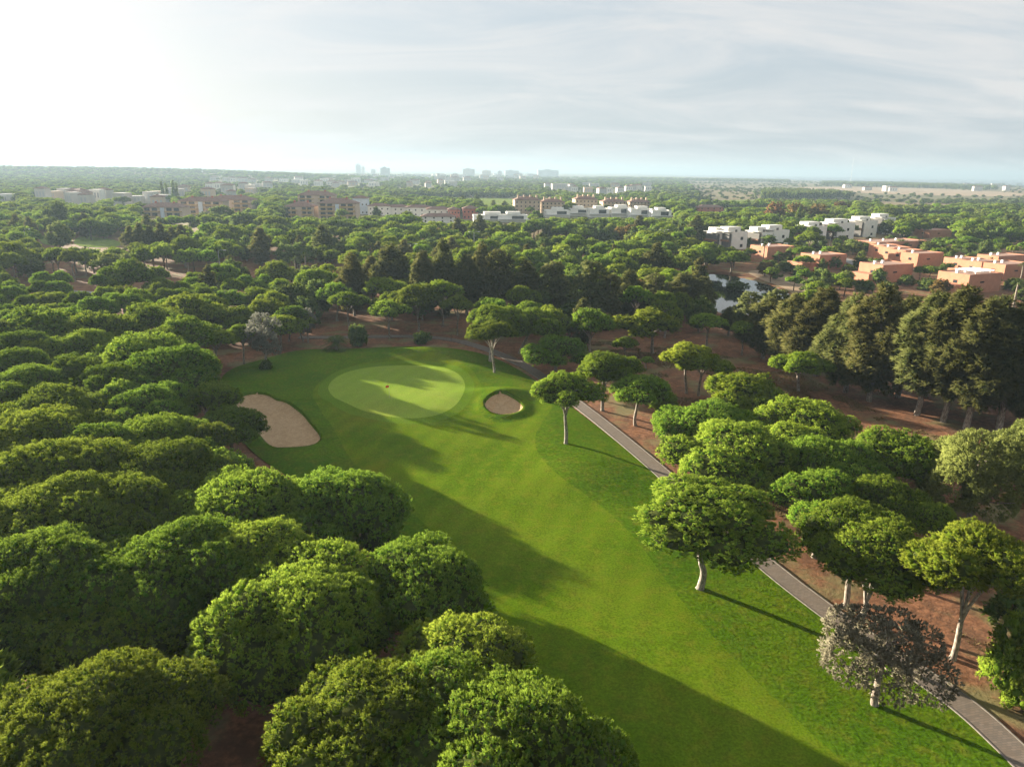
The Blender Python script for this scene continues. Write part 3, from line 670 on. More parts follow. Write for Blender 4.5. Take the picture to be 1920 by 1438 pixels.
# behind the green
pine(652, 566, 76, 'umbrella pine with bare straight trunk behind the palm', base=(655, 618), top=545, cls='mid')
pine(726, 586, 78, 'bright round pine beside the path behind the green', base=(730, 634), top=562, cls='mid')
pine(722, 540, 86, 'flat crowned pine behind the bright round pine', base=(735, 600), top=520, cls='mid')
pine(772, 562, 100, 'wide dark pine behind the green, left of two merging crowns', base=(785, 620), top=532, cls='mid')
pine(826, 548, 92, 'tall dark pine behind the green, right of two merging crowns', base=(830, 612), top=523, cls='mid')
pine(856, 580, 66, 'rounded pine left of the flat topped pine behind the green', base=(858, 628), top=552, cls='mid')
pine(915, 572, 56, 'small pale pine peeping over the flat topped pine', base=(915, 615), top=557, cls='midyoung')
pine(590, 520, 84, 'broad yellow green pine left behind the green, above the palm', H=11, cls='midyoung')
pine(560, 600, 60, 'pine on the wood edge right of the grey eucalyptus', base=(568, 640), top=585, cls='mid')
# the wood on the left, from the foreground away
LW = [(170, 1345, 372, 'large foreground pine crown at the bottom left corner', 12.5),
 (5, 1200, 230, 'dark pine crown at left edge above the bottom left corner crown', 9.0),
 (680, 1350, 330, 'foreground pine crown at the bottom, left of the biggest dome', 12.0),
 (935, 1400, 470, 'biggest foreground pine dome at the bottom centre', 12.5),
 (868, 1235, 262, 'pine crown poking out between bottom dome and fairway', 10.5),
 (785, 1090, 305, 'wide pine crown jutting furthest onto the fairway', 10.2),
 (555, 1130, 345, 'wide pine crown above the dark gap in the foreground', 11.5),
 (645, 935, 255, 'bright pine crown at the wood edge below the large bunker', 9.8),
 (455, 935, 290, 'pine crown left of the bright wood edge crown', 10.6),
 (335, 1055, 320, 'pine crown in the middle of the foreground canopy', 11.5),
 (100, 1050, 300, 'pine crown at left edge in the foreground canopy', 11.5),
 (215, 1145, 290, 'shaded pine crown above the bottom left corner', 9.5),
 (470, 1030, 240, 'pine crown filling the canopy between three larger crowns', 10.8),
 (110, 955, 270, 'long pine crown at left edge above the foreground canopy', 11.5),
 (310, 868, 228, 'oval pine crown directly left below the leaning bunker pine', 11.0),
 (105, 872, 270, 'wide pine crown at left edge below the middle of the wood', 12.0),
 (235, 935, 220, 'pine crown below the oval crown in the left wood', 11.0),
 (300, 812, 170, 'pine crown left of the forked pine by the large bunker', 10.5),
 (85, 800, 235, 'low wide pine crown at left edge, middle of the wood', 11.0),
 (195, 830, 130, 'small pine crown between two wide crowns in the left wood', 10.5),
 (390, 745, 124, 'dark rounded pine at the corner of the large bunker', 9.5),
 (280, 758, 142, 'pine crown left of the rounded bunker corner pine', 10.5),
 (98, 755, 190, 'dome shaped pine crown standing out at left edge', 11.0),
 (312, 685, 180, 'dark tall pine crown in the middle of the left wood', 12.5),
 (205, 712, 130, 'shaded pine crown below the dark tall crown', 11.0),
 (250, 655, 205, 'long bright pine crown above the dark tall crown', 12.0),
 (150, 698, 120, 'pine crown left of the shaded crown in the left wood', 11.0),
 (60, 715, 150, 'flat pine crown at left edge above the dome shaped crown', 11.0),
 (35, 678, 100, 'small pine crown at the left edge by a gap with road', 11.0),
 (155, 642, 120, 'pine crown left of the long bright crown', 11.0),
 (80, 602, 160, 'wide pine crown with visible limbs at upper left of wood', 12.0),
 (190, 612, 140, 'pine crown right of the wide crown with visible limbs', 11.5),
 (45, 645, 110, 'pine crown at left edge below the wide limbed crown', 11.0),
 (345, 618, 130, 'bright pine crown above the pair of slim trunk pines', 11.5),
 (275, 592, 110, 'pine crown near the top middle of the left wood', 11.5),
 (345, 576, 125, 'pine crown at the top of the left wood', 11.5),
 (432, 592, 96, 'umbrella crown at the wood edge above the slim trunk pines', 8.5),
 (185, 577, 76, 'small pine crown at the upper rim of the left wood', 11.0),
 (240, 570, 80, 'second small pine crown at the upper rim of the left wood', 11.0),
 (505, 575, 90, 'pine crown above the grey eucalyptus', 8.8),
 (480, 552, 80, 'pine crown behind the one above the grey eucalyptus', 8.8),
 (523, 605, 88, 'pine crown right behind the grey eucalyptus', 7.8),
 (420, 560, 70, 'pine crown near the brown columnar tree', 9.0),
 (300, 640, 80, 'small pine crown at the centre of the left wood', 11.0),
 (380, 690, 70, 'shaded pine crown at the wood edge left of the slim trunk pines', 10.0),
 (15, 745, 90, 'pine crown cut by the left edge beside the dome', 10.5)]
for a, b, w, lab, H in LW: pine(a, b, w * 1.13, lab, H=H, group=G_LEFT, deep=True, th=.40)
pine(433, 800, 136, 'forked pine with dark bare limbs beside the large bunker', base=(437, 855), top=760, group=G_LEFT, cls='near', fork=2.6)
pine(415, 640, 78, 'slim trunk pine at the wood edge, left of the pair', base=(403, 694), top=617, group=G_LEFT, cls='near', pale=True)
pine(450, 628, 60, 'slim trunk pine at the wood edge, right of the pair', base=(458, 682), top=606, group=G_LEFT, cls='near', pale=True)
pine(548, 590, 66, 'tall slim pine left of the palm at the wood edge', base=(541, 640), top=572, group=G_LEFT, cls='mid')

# ------------------------------------------------------------------ other trees
def axis_trunk(H, rng, r0, branches=14, sides=6, spread=2.0, b0=.25):
    parts = [tube(bez((0, 0, -.3), (rng.normal(0, .3), rng.normal(0, .3), H * .3), (rng.normal(0, .4), rng.normal(0, .4), H * .65), (0, 0, H * .95), 9), np.linspace(r0 * 1.25, .04, 9), sides)]
    for _ in range(branches):
        z = H * rng.uniform(b0, .85); a = rng.uniform(0, 6.28); l = spread * rng.uniform(.5, 1) * (1.15 - z / H)
        e = np.array([math.cos(a) * l, math.sin(a) * l, z + l * .35]); s = np.array([0, 0, z])
        parts.append(tube(bez(s, s + (e - s) * [.5, .5, .2], e, e, 4), np.linspace(r0 * .3, .02, 4), 4))
    return join(parts)
def sheoak_lobes(rng, H, R, n, z0=.2):
    Lb = []
    for k in range(n):
        t = z0 + (1 - z0) * (k + rng.uniform(0, 1)) / n; u = (t - z0) / (1 - z0)
        pr = R * (min(1, .62 + u * 1.6) * (1 - u ** 3.8) + .08) * rng.uniform(.75, 1.15); a = k * 2.4 + rng.normal(0, .4)
        d = pr * rng.uniform(.3, .88); r = max(.4, pr * rng.uniform(.22, .4))
        Lb.append((math.cos(a) * d, math.sin(a) * d, t * H * .97, r, r, r * rng.uniform(.75, 1.5)))
    return Lb
SHEOAK = []
for s in range(4):
    rng = np.random.default_rng(90 + s); H, R = 20.0, 4.0
    cm = crown_mesh('sheoak_crown', sheoak_lobes(rng, H, R, 50, (.16, .2, .12, .24)[s]), M['casuarina'], 90 + s, spacing=.75, clump_r=.48, n_tuft=7, n_blade=5, bl=.75, bw=.075, nzmin=-.75, up=.25, droop=.35, spread=.7, core=.5, cut=.6)
    v, f = axis_trunk(H, rng, .32, 26, 7, 3.5, .14); SHEOAK.append((H, R, cm, mesh_np('sheoak_trunk', v, f, M['bark'], smooth=True)))
SHEOAK_FAR = []
for s in range(2):
    rng = np.random.default_rng(96 + s); H, R = 20.0, 4.0
    cm = crown_mesh('sheoak_crown', sheoak_lobes(rng, H, R, 36, .1), M['casuarina'], 96 + s, spacing=1.2, clump_r=.7, n_tuft=7, n_blade=3, bl=1.0, bw=.16, nzmin=-.75, up=.25, droop=.3, core=.6, cut=.6)
    v, f = axis_trunk(H, rng, .32, 8, 5, 3.0); SHEOAK_FAR.append((H, R, cm, mesh_np('sheoak_trunk', v, f, M['bark'], smooth=True)))
def round_lobes(rng, H, R, n, z0=.35, zt=.97):
    Lb = []
    for k in range(n):
        u = (k + .5) / n; z = H * (z0 + (zt - z0) * u); pr = R * math.sqrt(max(.08, 1 - (2 * u - .85) ** 2 * .8)); a = k * 2.4 + rng.normal(0, .4)
        d = pr * rng.uniform(.3, .7); r = R * rng.uniform(.26, .42)
        Lb.append((math.cos(a) * d, math.sin(a) * d, min(z, H - r * .8), r, r, r * rng.uniform(.7, 1.0)))
    return Lb
def gen_tree(H, R, mat, seed, n=16, z0=.35, r0=.22, bark='bark', far=False, **k):
    rng = np.random.default_rng(seed)
    kw = dict(spacing=.62, clump_r=.42, n_tuft=10, n_blade=5, bl=.26, bw=.08, nzmin=-.6, up=.1, cut=.7) if not far else dict(spacing=1.2, clump_r=.75, n_tuft=6, n_blade=3, bl=.7, bw=.24, nzmin=-.5, up=.1, cut=.75)
    kw.update(k)
    cm = crown_mesh('leaf_crown', round_lobes(rng, H, R, n, z0), M[mat], seed, **kw)
    v, f = axis_trunk(H, rng, r0, 12, 6, R * .9, .3); return (H, R, cm, mesh_np('trunk', v, f, M[bark], smooth=True))
EUC = [gen_tree(16, 4.0, 'eucalypt', 110 + s, 24, .22, .26, 'bark_pale', spacing=.85, n_tuft=8, n_blade=4, bl=.5, bw=.10, droop=.3, cut=.6) for s in range(3)]
SILVER = [gen_tree(9, 3.3, 'silver', 115, 11, .30, .2, 'bark_pale', spacing=.7, bl=.34, bw=.07, core=.3, n_tuft=9)]
OLIVE = [gen_tree(7.2, 4.6, 'olive', 117, 17, .40, .26, 'bark', spacing=.56, clump_r=.36, n_tuft=9, n_blade=6, bl=.24, bw=.055, core=.0, cut=.55)]
FEATHER = [gen_tree(8.5, 5.8, 'feather', 119, 17, .28, .22, 'bark', spacing=.6, n_tuft=11, n_blade=6, bl=.34, bw=.045, core=.2, cut=.55)]
BROAD = [gen_tree(9, 4.2, 'broad', 121 + s, 14, .2, .25, far=True) for s in range(3)]
BUSH = [gen_tree(2.6, 2.2, 'broad', 125 + s, 9, .12, .08, far=True, spacing=.6, clump_r=.45, bl=.4, bw=.13) for s in range(2)]
LIME = [gen_tree(4.0, 2.6, 'pine_young', 128, 10, .08, .1, spacing=.45, clump_r=.32, n_tuft=10, n_blade=7, bl=.24, bw=.035)]
AUTUMN = [gen_tree(9, 3.6, 'autumn', 130, 14, .2, .25, far=True)]
CYPRESS = []
for s in range(2):
    rng = np.random.default_rng(135 + s); H, R = 14.0, 1.25
    lb = [(rng.normal(0, .1), rng.normal(0, .1), H * t, R * (1.15 - t) * .95 + .1, R * (1.15 - t) * .95 + .1, 1.3) for t in np.linspace(.1, .93, 9)]
    cm = crown_mesh('cypress_crown', lb, M['broad'], 135 + s, spacing=.6, clump_r=.35, n_tuft=6, n_blade=3, bl=.5, bw=.13, nzmin=-.9, up=.9, core=.7, cut=.7)
    v, f = axis_trunk(H, rng, .18, 2, 5, .5); CYPRESS.append((H, R, cm, mesh_np('trunk', v, f, M['bark'], smooth=True)))
def tree(protos, name, label, x, y, H, R=None, group=None, cat='tree', seed=None, parts=True):
    rng = np.random.default_rng(int(abs(x * 31 + y * 17)) if seed is None else seed)
    Hp, Rp, cm, tm = protos[rng.integers(len(protos))]
    sz = H / Hp; s = sz if R is None else R / Rp
    root = empty(name, (x, y, 0), rng.uniform(0, 6.28)); root.scale = (s, s, sz)
    tag(root, label, cat, group)
    obj('crown', cm, root); obj('trunk', tm, root); PLACED.append((x, y, (R or s * Rp) * .9))
    return root
def tree_px(protos, name, label, base, top, w=None, group=None, cat='tree'):
    b = gp(*base); lo, hi = .3, 40.0
    for _ in range(40):
        m = (lo + hi) / 2
        if proj((b[0], b[1], m))[1] > top: lo = m
        else: hi = m
    R = None if w is None else .5 * w * depth((b[0], b[1], lo * .6)) / F
    return tree(protos, name, label, b[0], b[1], lo, R, group, cat)
GC = 'tall dark she-oaks right of the path'
for i, (bx, by_, tp, w, lab) in enumerate([(1629, 752, 532, 112, 'tallest feathery olive brown she-oak standing clear of the right row'), (1585, 735, 548, 100, 'dark she-oak just left of the tallest feathery one'), (1719, 778, 548, 120, 'dark green she-oak just right of the tallest feathery one'), (1768, 790, 536, 125, 'dense dark she-oak, second right of the tallest one'), (1810, 805, 560, 125, 'she-oak with pale trunk foot near the right edge'), (1872, 812, 568, 140, 'broad she-oak at the right edge of the photo'), (1925, 800, 585, 130, 'she-oak cut by the right edge of the photo'), (1530, 705, 540, 105, 'she-oak left in the dark row, below the orange houses'), (1478, 690, 552, 100, 'she-oak at the left end of the dark row below the pond'), (1682, 745, 555, 105, 'she-oak behind the row, between the two tallest ones'), (1735, 742, 550, 110, 'shaded she-oak at the back of the right row'), (1430, 672, 560, 85, 'lower olive brown she-oak right of the pond gap'), (1840, 765, 555, 110, 'she-oak behind the broad one at the right edge')]):
    tree_px(SHEOAK, 'she_oak_tree', lab, (bx, by_), tp, w, GC)
GB = 'dark trees in a belt behind the green'
for i, (bx, by_, tp, w, kind, lab) in enumerate([
 (665, 592, 474, 56, 'S', 'tall dark she-oak at the left end of the belt behind the green'), (735, 575, 458, 72, 'S', 'tall dark she-oak above the flat crowned pine'), (795, 590, 470, 50, 'S', 'brownish slim she-oak above the merging pines'),
 (832, 585, 447, 46, 'S', 'pointed she-oak, highest of the belt behind the green'), (875, 590, 478, 62, 'S', 'dark she-oak right of the pointed one'), (935, 596, 470, 66, 'E', 'olive brown eucalyptus above the flat topped pine'),
 (985, 600, 488, 60, 'S', 'dark she-oak in the middle of the belt, right of the eucalyptus'), (1035, 602, 492, 66, 'E', 'shaded eucalyptus in the belt above the bright multi stemmed pine'), (1105, 620, 490, 72, 'E', 'eucalyptus with pale trunks right in the belt'),
 (1140, 616, 515, 60, 'E', 'eucalyptus directly right of the pale trunked one'), (1175, 605, 505, 60, 'S', 'she-oak at the right part of the belt'), (1225, 600, 515, 64, 'E', 'olive eucalyptus left of the pond'), (1275, 598, 510, 66, 'S', 'dark she-oak at the left bank of the pond'), (1310, 600, 520, 56, 'E', 'brown eucalyptus at the near bank of the pond'),
 (1400, 640, 548, 66, 'E', 'olive brown eucalyptus in front of the pond'), (1445, 650, 545, 80, 'E', 'wide olive brown eucalyptus below the pond'), (1365, 630, 575, 44, 'S', 'small dark she-oak before the bright water'), (905, 580, 455, 48, 'S', 'dark she-oak in the back row above the merging pines'), (700, 570, 480, 50, 'S', 'dark she-oak between the left end and the flat crowned pine')]):
    tree_px(SHEOAK if kind == 'S' else EUC, 'she_oak_tree' if kind == 'S' else 'eucalyptus_tree', lab, (bx, by_), tp, w, GB)
tree_px(SILVER, 'eucalyptus_tree', 'pale grey eucalyptus at the wood edge left of the green', (498, 688), 590, 74)
tree_px(SILVER, 'dead_tree', 'thin purplish grey tree at the wood edge right of the pale eucalyptus', (578, 642), 580, 38)
tree_px(OLIVE, 'olive_tree', 'grey leaved olive tree standing on the rough beside the path', (1640, 1320), 1168, 232)
tree_px(FEATHER, 'feathery_tree', 'loose pale feathery tree at right edge behind the pine cluster', (1815, 985), 826, 225)
tree_px(FEATHER, 'feathery_tree', 'second loose feathery tree cut by the right edge behind the pines', (1930, 930), 800, 180)
tree_px(LIME, 'shrub', 'bright lime green shrub cut by the right edge beside the olive tree', (1910, 1315), 1178, 150, cat='shrub')
tree_px(LIME, 'shrub', 'low green shrub right of the crooked pine at the path', (1245, 772), 735, 60, cat='shrub')
tree_px(BUSH, 'shrub', 'grey green shrub beside the palm behind the green', (673, 650), 616, 40, cat='shrub')
tree_px(BUSH, 'shrub', 'small dark shrub at the foot of the pale grey eucalyptus', (500, 692), 678, 26, cat='shrub')
tree_px(BUSH, 'shrub', 'low dry shrub beside the path behind the green', (790, 645), 626, 34, cat='shrub')
tree_px(BUSH, 'shrub', 'dark shrub behind the tall yellowish pine at right edge', (1895, 1165), 1120, 90, cat='shrub')

# palms
def palm_meshes(seed, H, nf=26, fl=2.6):
    rng = np.random.default_rng(seed); V, Fc, T = [], [], []; o = 0
    for i in range(nf):
        a = i * 2.4; el = math.radians(rng.uniform(-15, 75)); L_ = fl * rng.uniform(.8, 1.1); n = 9
        d = np.array([math.cos(a), math.sin(a), 0]); t = np.linspace(0, 1, n)
        rib = np.array([0, 0, H])[None] + d[None] * (L_ * t * math.cos(el))[:, None] + np.array([0, 0, 1.0])[None] * (L_ * (t * math.sin(el) - .55 * t * t))[:, None]
        sd = np.array([-d[1], d[0], 0])
        for k in range(1, n):
            for sg in (-1, 1):
                for q in (0, .5):
                    p = rib[k] * (1 - q) + rib[k - 1] * q; ll = fl * .27 * math.sin(math.pi * (.15 + .8 * (k - q) / n))
                    dv = (rib[k] - rib[k - 1]); dv = dv / np.linalg.norm(dv)
                    e = p + sd * sg * ll * .8 + dv * ll * .7 - np.array([0, 0, ll * .25])
                    V += [p - dv * .05 * fl / 2.6, p + dv * .05 * fl / 2.6, e]; Fc.append((o, o + 1, o + 2)); o += 3
                    c = rng.uniform(0, 1); T += [(c, 0), (c, 0), (c, .4)]
    cm = mesh_np('palm_fronds', np.array(V), np.array(Fc), M['palm'], tint=np.array(T))
    v, f = tube([(0, 0, -.2), (.1, 0, H * .4), (.05, .05, H * .8), (0, 0, H + .1)], [.32, .24, .22, .26], 8)
    return cm, mesh_np('palm_trunk', v, f, M['bark'], smooth=True)
PALM_LOW = palm_meshes(200, .9, 34, 3.4); PALM_TALL = palm_meshes(201, 8.0, 26, 2.6)
def palm(label, base, tall=True, s=1.0, group=None):
    b = gp(*base); root = empty('palm_tree', (b[0], b[1], 0), random.Random(base[0]).uniform(0, 6)); root.scale = (s, s, s)
    tag(root, label, 'palm', group); c, t = PALM_TALL if tall else PALM_LOW
    obj('fronds', c, root); obj('trunk', t, root); PLACED.append((b[0], b[1], 2.0))
palm('low bushy palm at the lawn edge left behind the green', (631, 656), False, 1.35)
GP = 'tall palms in the middle distance'
for b, lab, s in (((555, 522), 'thin palm in the middle distance above the yellow green pine, left of two', .9), ((575, 520), 'thin palm in the middle distance above the yellow green pine, right of two', 1.0), ((696, 500), 'palm behind the tall dark she-oaks left of the street lamp', 1.1), ((1430, 492), 'palm in front of the small orange house left of the others', 1.0), ((1898, 586), 'tall palm right of the orange house with white roof frames', 1.15), ((1912, 530), 'palm at the right edge beside the orange houses', .9), ((946, 397), 'palm in front of the brown apartments by the golf meadow', 1.2), ((816, 392), 'palm beside the small red houses', 1.2)):
    palm(lab, b, True, s, GP)

# ------------------------------------------------------------------ buildings
def box_np(x0, x1, y0, y1, z0, z1):
    V = np.array([(x, y, z) for z in (z0, z1) for y in (y0, y1) for x in (x0, x1)], float)
    Q = np.array([(0, 2, 3, 1), (4, 5, 7, 6), (0, 1, 5, 4), (2, 6, 7, 3), (0, 4, 6, 2), (1, 3, 7, 5)])
    return V, Q
def boxes(name, lst, mat, parent=None):
    V, Q = join([box_np(*b) for b in lst]); return obj(name, mesh_np(name, V, Q, mat), parent)
BOXCACHE = {}
def part_box(name, x0, x1, y0, y1, z0, z1, mat, parent):
    key = (name, mat, round(x1 - x0, 2), round(y1 - y0, 2), round(z1 - z0, 2))
    if key not in BOXCACHE:
        V, Q = box_np(0, x1 - x0, 0, y1 - y0, 0, z1 - z0); BOXCACHE[key] = mesh_np(name, V, Q, M[mat])
    if name in ('chimney', 'roof_frame', 'roof_beam', 'frame_post'):          # stands on the roof: a piece of it
        rf = [c for c in parent.children if c.name.split('.')[0] == 'roof']
        if rf: return obj(name, BOXCACHE[key], rf[0], (x0 - rf[0].location.x, y0 - rf[0].location.y, z0 - rf[0].location.z))
    return obj(name, BOXCACHE[key], parent, (x0, y0, z0))
def hip_roof(name, x0, x1, y0, y1, z, h, mat, parent, ov=.7):
    x0 -= ov; x1 += ov; y0 -= ov; y1 += ov; i = min(x1 - x0, y1 - y0) / 2 * .98
    V = [(x0, y0, z), (x1, y0, z), (x1, y1, z), (x0, y1, z), (x0, y0, z + .25), (x1, y0, z + .25), (x1, y1, z + .25), (x0, y1, z + .25)]
    if x1 - x0 >= y1 - y0: V += [(x0 + i, (y0 + y1) / 2, z + h), (x1 - i, (y0 + y1) / 2, z + h)]; r = [(4, 5, 9, 8), (6, 7, 8, 9), (5, 6, 9, 9), (7, 4, 8, 8)]
    else: V += [((x0 + x1) / 2, y0 + i, z + h), ((x0 + x1) / 2, y1 - i, z + h)]; r = [(5, 6, 9, 8), (7, 4, 8, 9), (4, 5, 8, 8), (6, 7, 9, 9)]
    bm = bmesh.new(); vs_ = [bm.verts.new(v) for v in V]
    for f in [(3, 2, 1, 0), (0, 1, 5, 4), (1, 2, 6, 5), (2, 3, 7, 6), (3, 0, 4, 7)] + r:
        q = list(dict.fromkeys(f)); bm.faces.new([vs_[k] for k in q])
    me = bpy.data.meshes.new(name); bm.to_mesh(me); bm.free(); me.materials.append(M[mat]); return obj(name, me, parent)
BLD = []
def building(name, label, cat, corner, yaw, w, d, h, wall, group=None, roof=None, storeys=2, win=(0, 0), z=0, parapet=True, plinth=None, world=None):
    """corner: the near corner (photo pixel of its foot); the box runs w along the right face and d along the left one"""
    b = np.array([*world, 0]) if world is not None else gp(*corner); root = empty(name, (b[0], b[1], z), yaw); tag(root, label, cat, group)
    part_box('wall', 0, w, 0, d, -.5, h, wall, root)
    if roof in ('hip',): hip_roof('roof', 0, w, 0, d, h, min(w, d) * .22, 'tile', root)
    elif roof:
        part_box('roof', .3, w - .3, .3, d - .3, h - .01, h + .04, roof, root)
        if parapet:
            for a in ((0, w, 0, .28), (0, w, d - .28, d), (0, .28, .28, d - .28), (w - .28, w, .28, d - .28)): part_box('parapet', a[0], a[1], a[2], a[3], h - .02, h + .32, wall, root)
    sh = h / storeys
    for s_ in range(storeys):
        for k in range(win[0]):
            x = w * (k + .5) / win[0]; part_box('window', x - .6, x + .6, -.03, .1, s_ * sh + 1.0, s_ * sh + 2.3, 'glass', root)
        for k in range(win[1]):
            y = d * (k + .5) / win[1]; part_box('window', -.03, .1, y - .5, y + .5, s_ * sh + 1.0, s_ * sh + 2.3, 'glass', root)
    R_ = math.hypot(w, d) / 2; c = root.matrix_basis @ Vector((w / 2, d / 2, 0)); BLD.append((c.x, c.y, R_))
    return root
R25 = math.radians(24)
GO = 'orange terracotta houses right of the pond'
def orange_house(label, corner, w, d, h, slot=1, wing=None, frames=False, chim=2, yaw=R25):
    r = building('terracotta_house', label, 'house', corner, yaw, w, d, h, 'orange', GO, 'orange_roof', 2, (0, 0))
    for k in range(slot): part_box('window', w * (.35 + .3 * k), w * (.35 + .3 * k) + 2.2, -.04, .1, h * .55, h * .55 + .55, 'glass', r)
    part_box('window', -.04, .1, d * .35, d * .35 + 1.6, h * .5, h * .5 + 1.1, 'glass', r)
    for k in range(chim): part_box('chimney', w * (.15 + .25 * k), w * (.15 + .25 * k) + .9, d * .55, d * .55 + .8, h + .04, h + 1.2, 'whitepaint', r)
    if wing: part_box('wing', -wing[0], -.002, d * .15, d * .95, -.5, wing[1], 'orange', r)
    if frames:
        for k in range(6): part_box('roof_frame', w * .35 + k * 1.9, w * .35 + k * 1.9 + .3, d * .15, d * .85, h + .9, h + 1.15, 'whitepaint', r)
        for y in (.2, .8): part_box('roof_beam', w * .33, w * .35 + 10, d * y, d * y + .3, h + .6, h + .899, 'whitepaint', r)
        for x in (.36, .36 + 8 / w):
            for y in (.2, .8): part_box('frame_post', w * x, w * x + .2, d * y, d * y + .2, h + .03, h + .62, 'whitepaint', r)
    return r
orange_house('small orange flat roofed house farthest left, in front of the white terraces', (1437, 488), 17, 12, 6.0, 1)
orange_house('orange house with low wing right of the pond, behind the dry bank', (1534, 507), 16, 11, 6.2, 1, (8, 3.2))
orange_house('orange house nearest the dark she-oaks with low wing on its left', (1651, 531), 17, 11, 6.6, 1, (5, 3.4))
orange_house('orange house with white frames on its roof near the right edge', (1812, 551), 18, 12, 6.4, 1, (4, 3.0), True)
for k, (c, lab) in enumerate([((1654, 484), 'leftmost orange unit of the stepped row of four'), ((1673, 489), 'second orange unit of the stepped row of four'), ((1694, 495), 'third orange unit of the stepped row of four'), ((1718, 502), 'rightmost and nearest orange unit of the stepped row of four')]):
    orange_house(lab, c, 17 if k == 3 else 12, 9, 6.0, 1, None, False, 1)
orange_house('long low orange house behind the stepped row', (1640, 474), 40, 16, 5.2, 2, None, False, 3)
orange_house('distant orange house at the far end behind the long low one', (1742, 447), 22, 12, 5, 1)
orange_house('orange house at right edge, left one of a pair above the palm', (1836, 520), 15, 10, 6, 1, (7, 3))
orange_house('orange house at right edge, right one of a pair above the palm', (1880, 526), 18, 11, 6, 1, (4, 3))
orange_house('low orange house at the right edge behind the pair', (1868, 505), 20, 10, 5.5, 1)
orange_house('orange house left behind the pair at right edge', (1806, 512), 13, 10, 5.5, 1)
GW = 'white terraced houses with dark gaps'
def white_terrace(label, corner, w, d, h):
    r = building('terraced_house', label, 'house', corner, R25, w, d, h, 'white', GW, 'cream', 2, (0, 0))
    part_box('upper_storey', w * .1, w * .95, d * .45, d * .98, h, h + 2.6, 'white', r)
    for z in (1.0, h * .55): part_box('window', w * .55, w * .55 + 1.8, -.04, .1, z, z + 1.7, 'glass', r)
    part_box('shaded_bay', -1.6, -.002, .8, d * .9, -.5, h * .93, 'shade', r)  # solid box, its dark colour standing for the shade of a recessed bay
    part_box('balcony', -2.6, -1.602, .6, d * .9, h * .45, h * .45 + 1.0, 'wood', r)
    part_box('canopy', -2.8, .2, .5, d * .95, h + .33, h + .6, 'white', r)
    part_box('chimney', w * .4, w * .4 + .9, d * .2, d * .2 + .9, h + .05, h + 1.4, 'shade', r)
for c, w, d, h, lab in (((1349, 466), 7.5, 12, 8.2, 'white terraced house at the left end of the row'), ((1371, 468), 10.5, 12, 9, 'second white terraced house from the left end'), ((1427, 465), 7.5, 12, 8.4, 'third white terraced house, just right of the dark gap'), ((1448, 464), 11.5, 12, 9.2, 'fourth white terraced house, above the small orange house'), ((1522, 456), 11, 13, 9.5, 'fifth white terraced house, behind the round pine'), ((1568, 450), 15, 13, 10, 'sixth white terraced house with wide front'), ((1618, 445), 12, 13, 10.5, 'white terraced house second from the right end'), ((1655, 439), 11, 13, 11, 'white terraced house at the right end of the row')):
    white_terrace(lab, c, w, d, h)
GA = 'brown roofed apartment blocks left of centre'
def apartment(label, corner, w, d, h, st, yaw=.05, panel=True):
    r = building('apartment_block', label, 'building', corner, yaw, w, d, h, 'fartan', GA, 'hip', st, (0, 2))
    sh = h / st
    for s_ in range(st):
        part_box('balcony', w * .03, w * .44, -1.5, -.002, s_ * sh + .2, s_ * sh + 1.2, 'balcony', r); part_box('balcony', w * .56, w * .97, -1.5, -.002, s_ * sh + .2, s_ * sh + 1.2, 'balcony', r)
        for k in (.06, .24, .6, .78): part_box('window', w * k, w * k + w * .13, -.05, .1, s_ * sh + 1.2, s_ * sh + sh * .9, 'glass', r)
    if panel: part_box('stair_panel', w * .455, w * .545, -1.0, -.003, 0, h * .96, 'bluewhite', r)
    for k in (.25, .7): part_box('chimney', w * k, w * k + 1.4, d * .4, d * .4 + 1.2, h, h + min(w, d) * .22 + .8, 'brick', r)
apartment('brown roofed apartment block with pale blue stair panel, right one', (598, 413), 30, 18, 13, 4)
apartment('brown roofed apartment block left of the one with blue panel', (535, 412), 23, 18, 10, 3, .05, False)
apartment('brown roofed apartment block behind the blue panelled one', (560, 397), 34, 18, 15, 4, .1, False)
apartment('brown roofed apartment block with blue panel farther left', (336, 402), 38, 16, 11, 3)
apartment('low brown roofed block at the left end of the apartments', (268, 408), 32, 16, 8, 2, .05, True)
apartment('brown roofed apartment block behind the farther left one', (390, 398), 40, 18, 11, 3, .05, False)
GE = 'beige apartment blocks at the golf meadow'
for c, w, h, lab in (((965, 405), 24, 14, 'beige apartment block at the left end of the meadow row'), ((1015, 404), 22, 12, 'beige apartment block second from the left of the meadow row'), ((1078, 402), 22, 14, 'beige apartment block in the middle of the meadow row'), ((1130, 400), 24, 11, 'beige apartment block right of the middle of the meadow row'), ((1180, 398), 22, 10, 'beige apartment block at the right end of the meadow row')):
    r = building('apartment_block', lab, 'building', c, .12, w, 16, h, 'beige', GE, 'hip', 4, (6, 2))
    for k in range(4): part_box('chimney', w * (.12 + .24 * k), w * (.12 + .24 * k) + 1.6, 5, 6.6, h, h + 4.6, 'beige', r)
GV = 'white modern villas before the beige blocks'
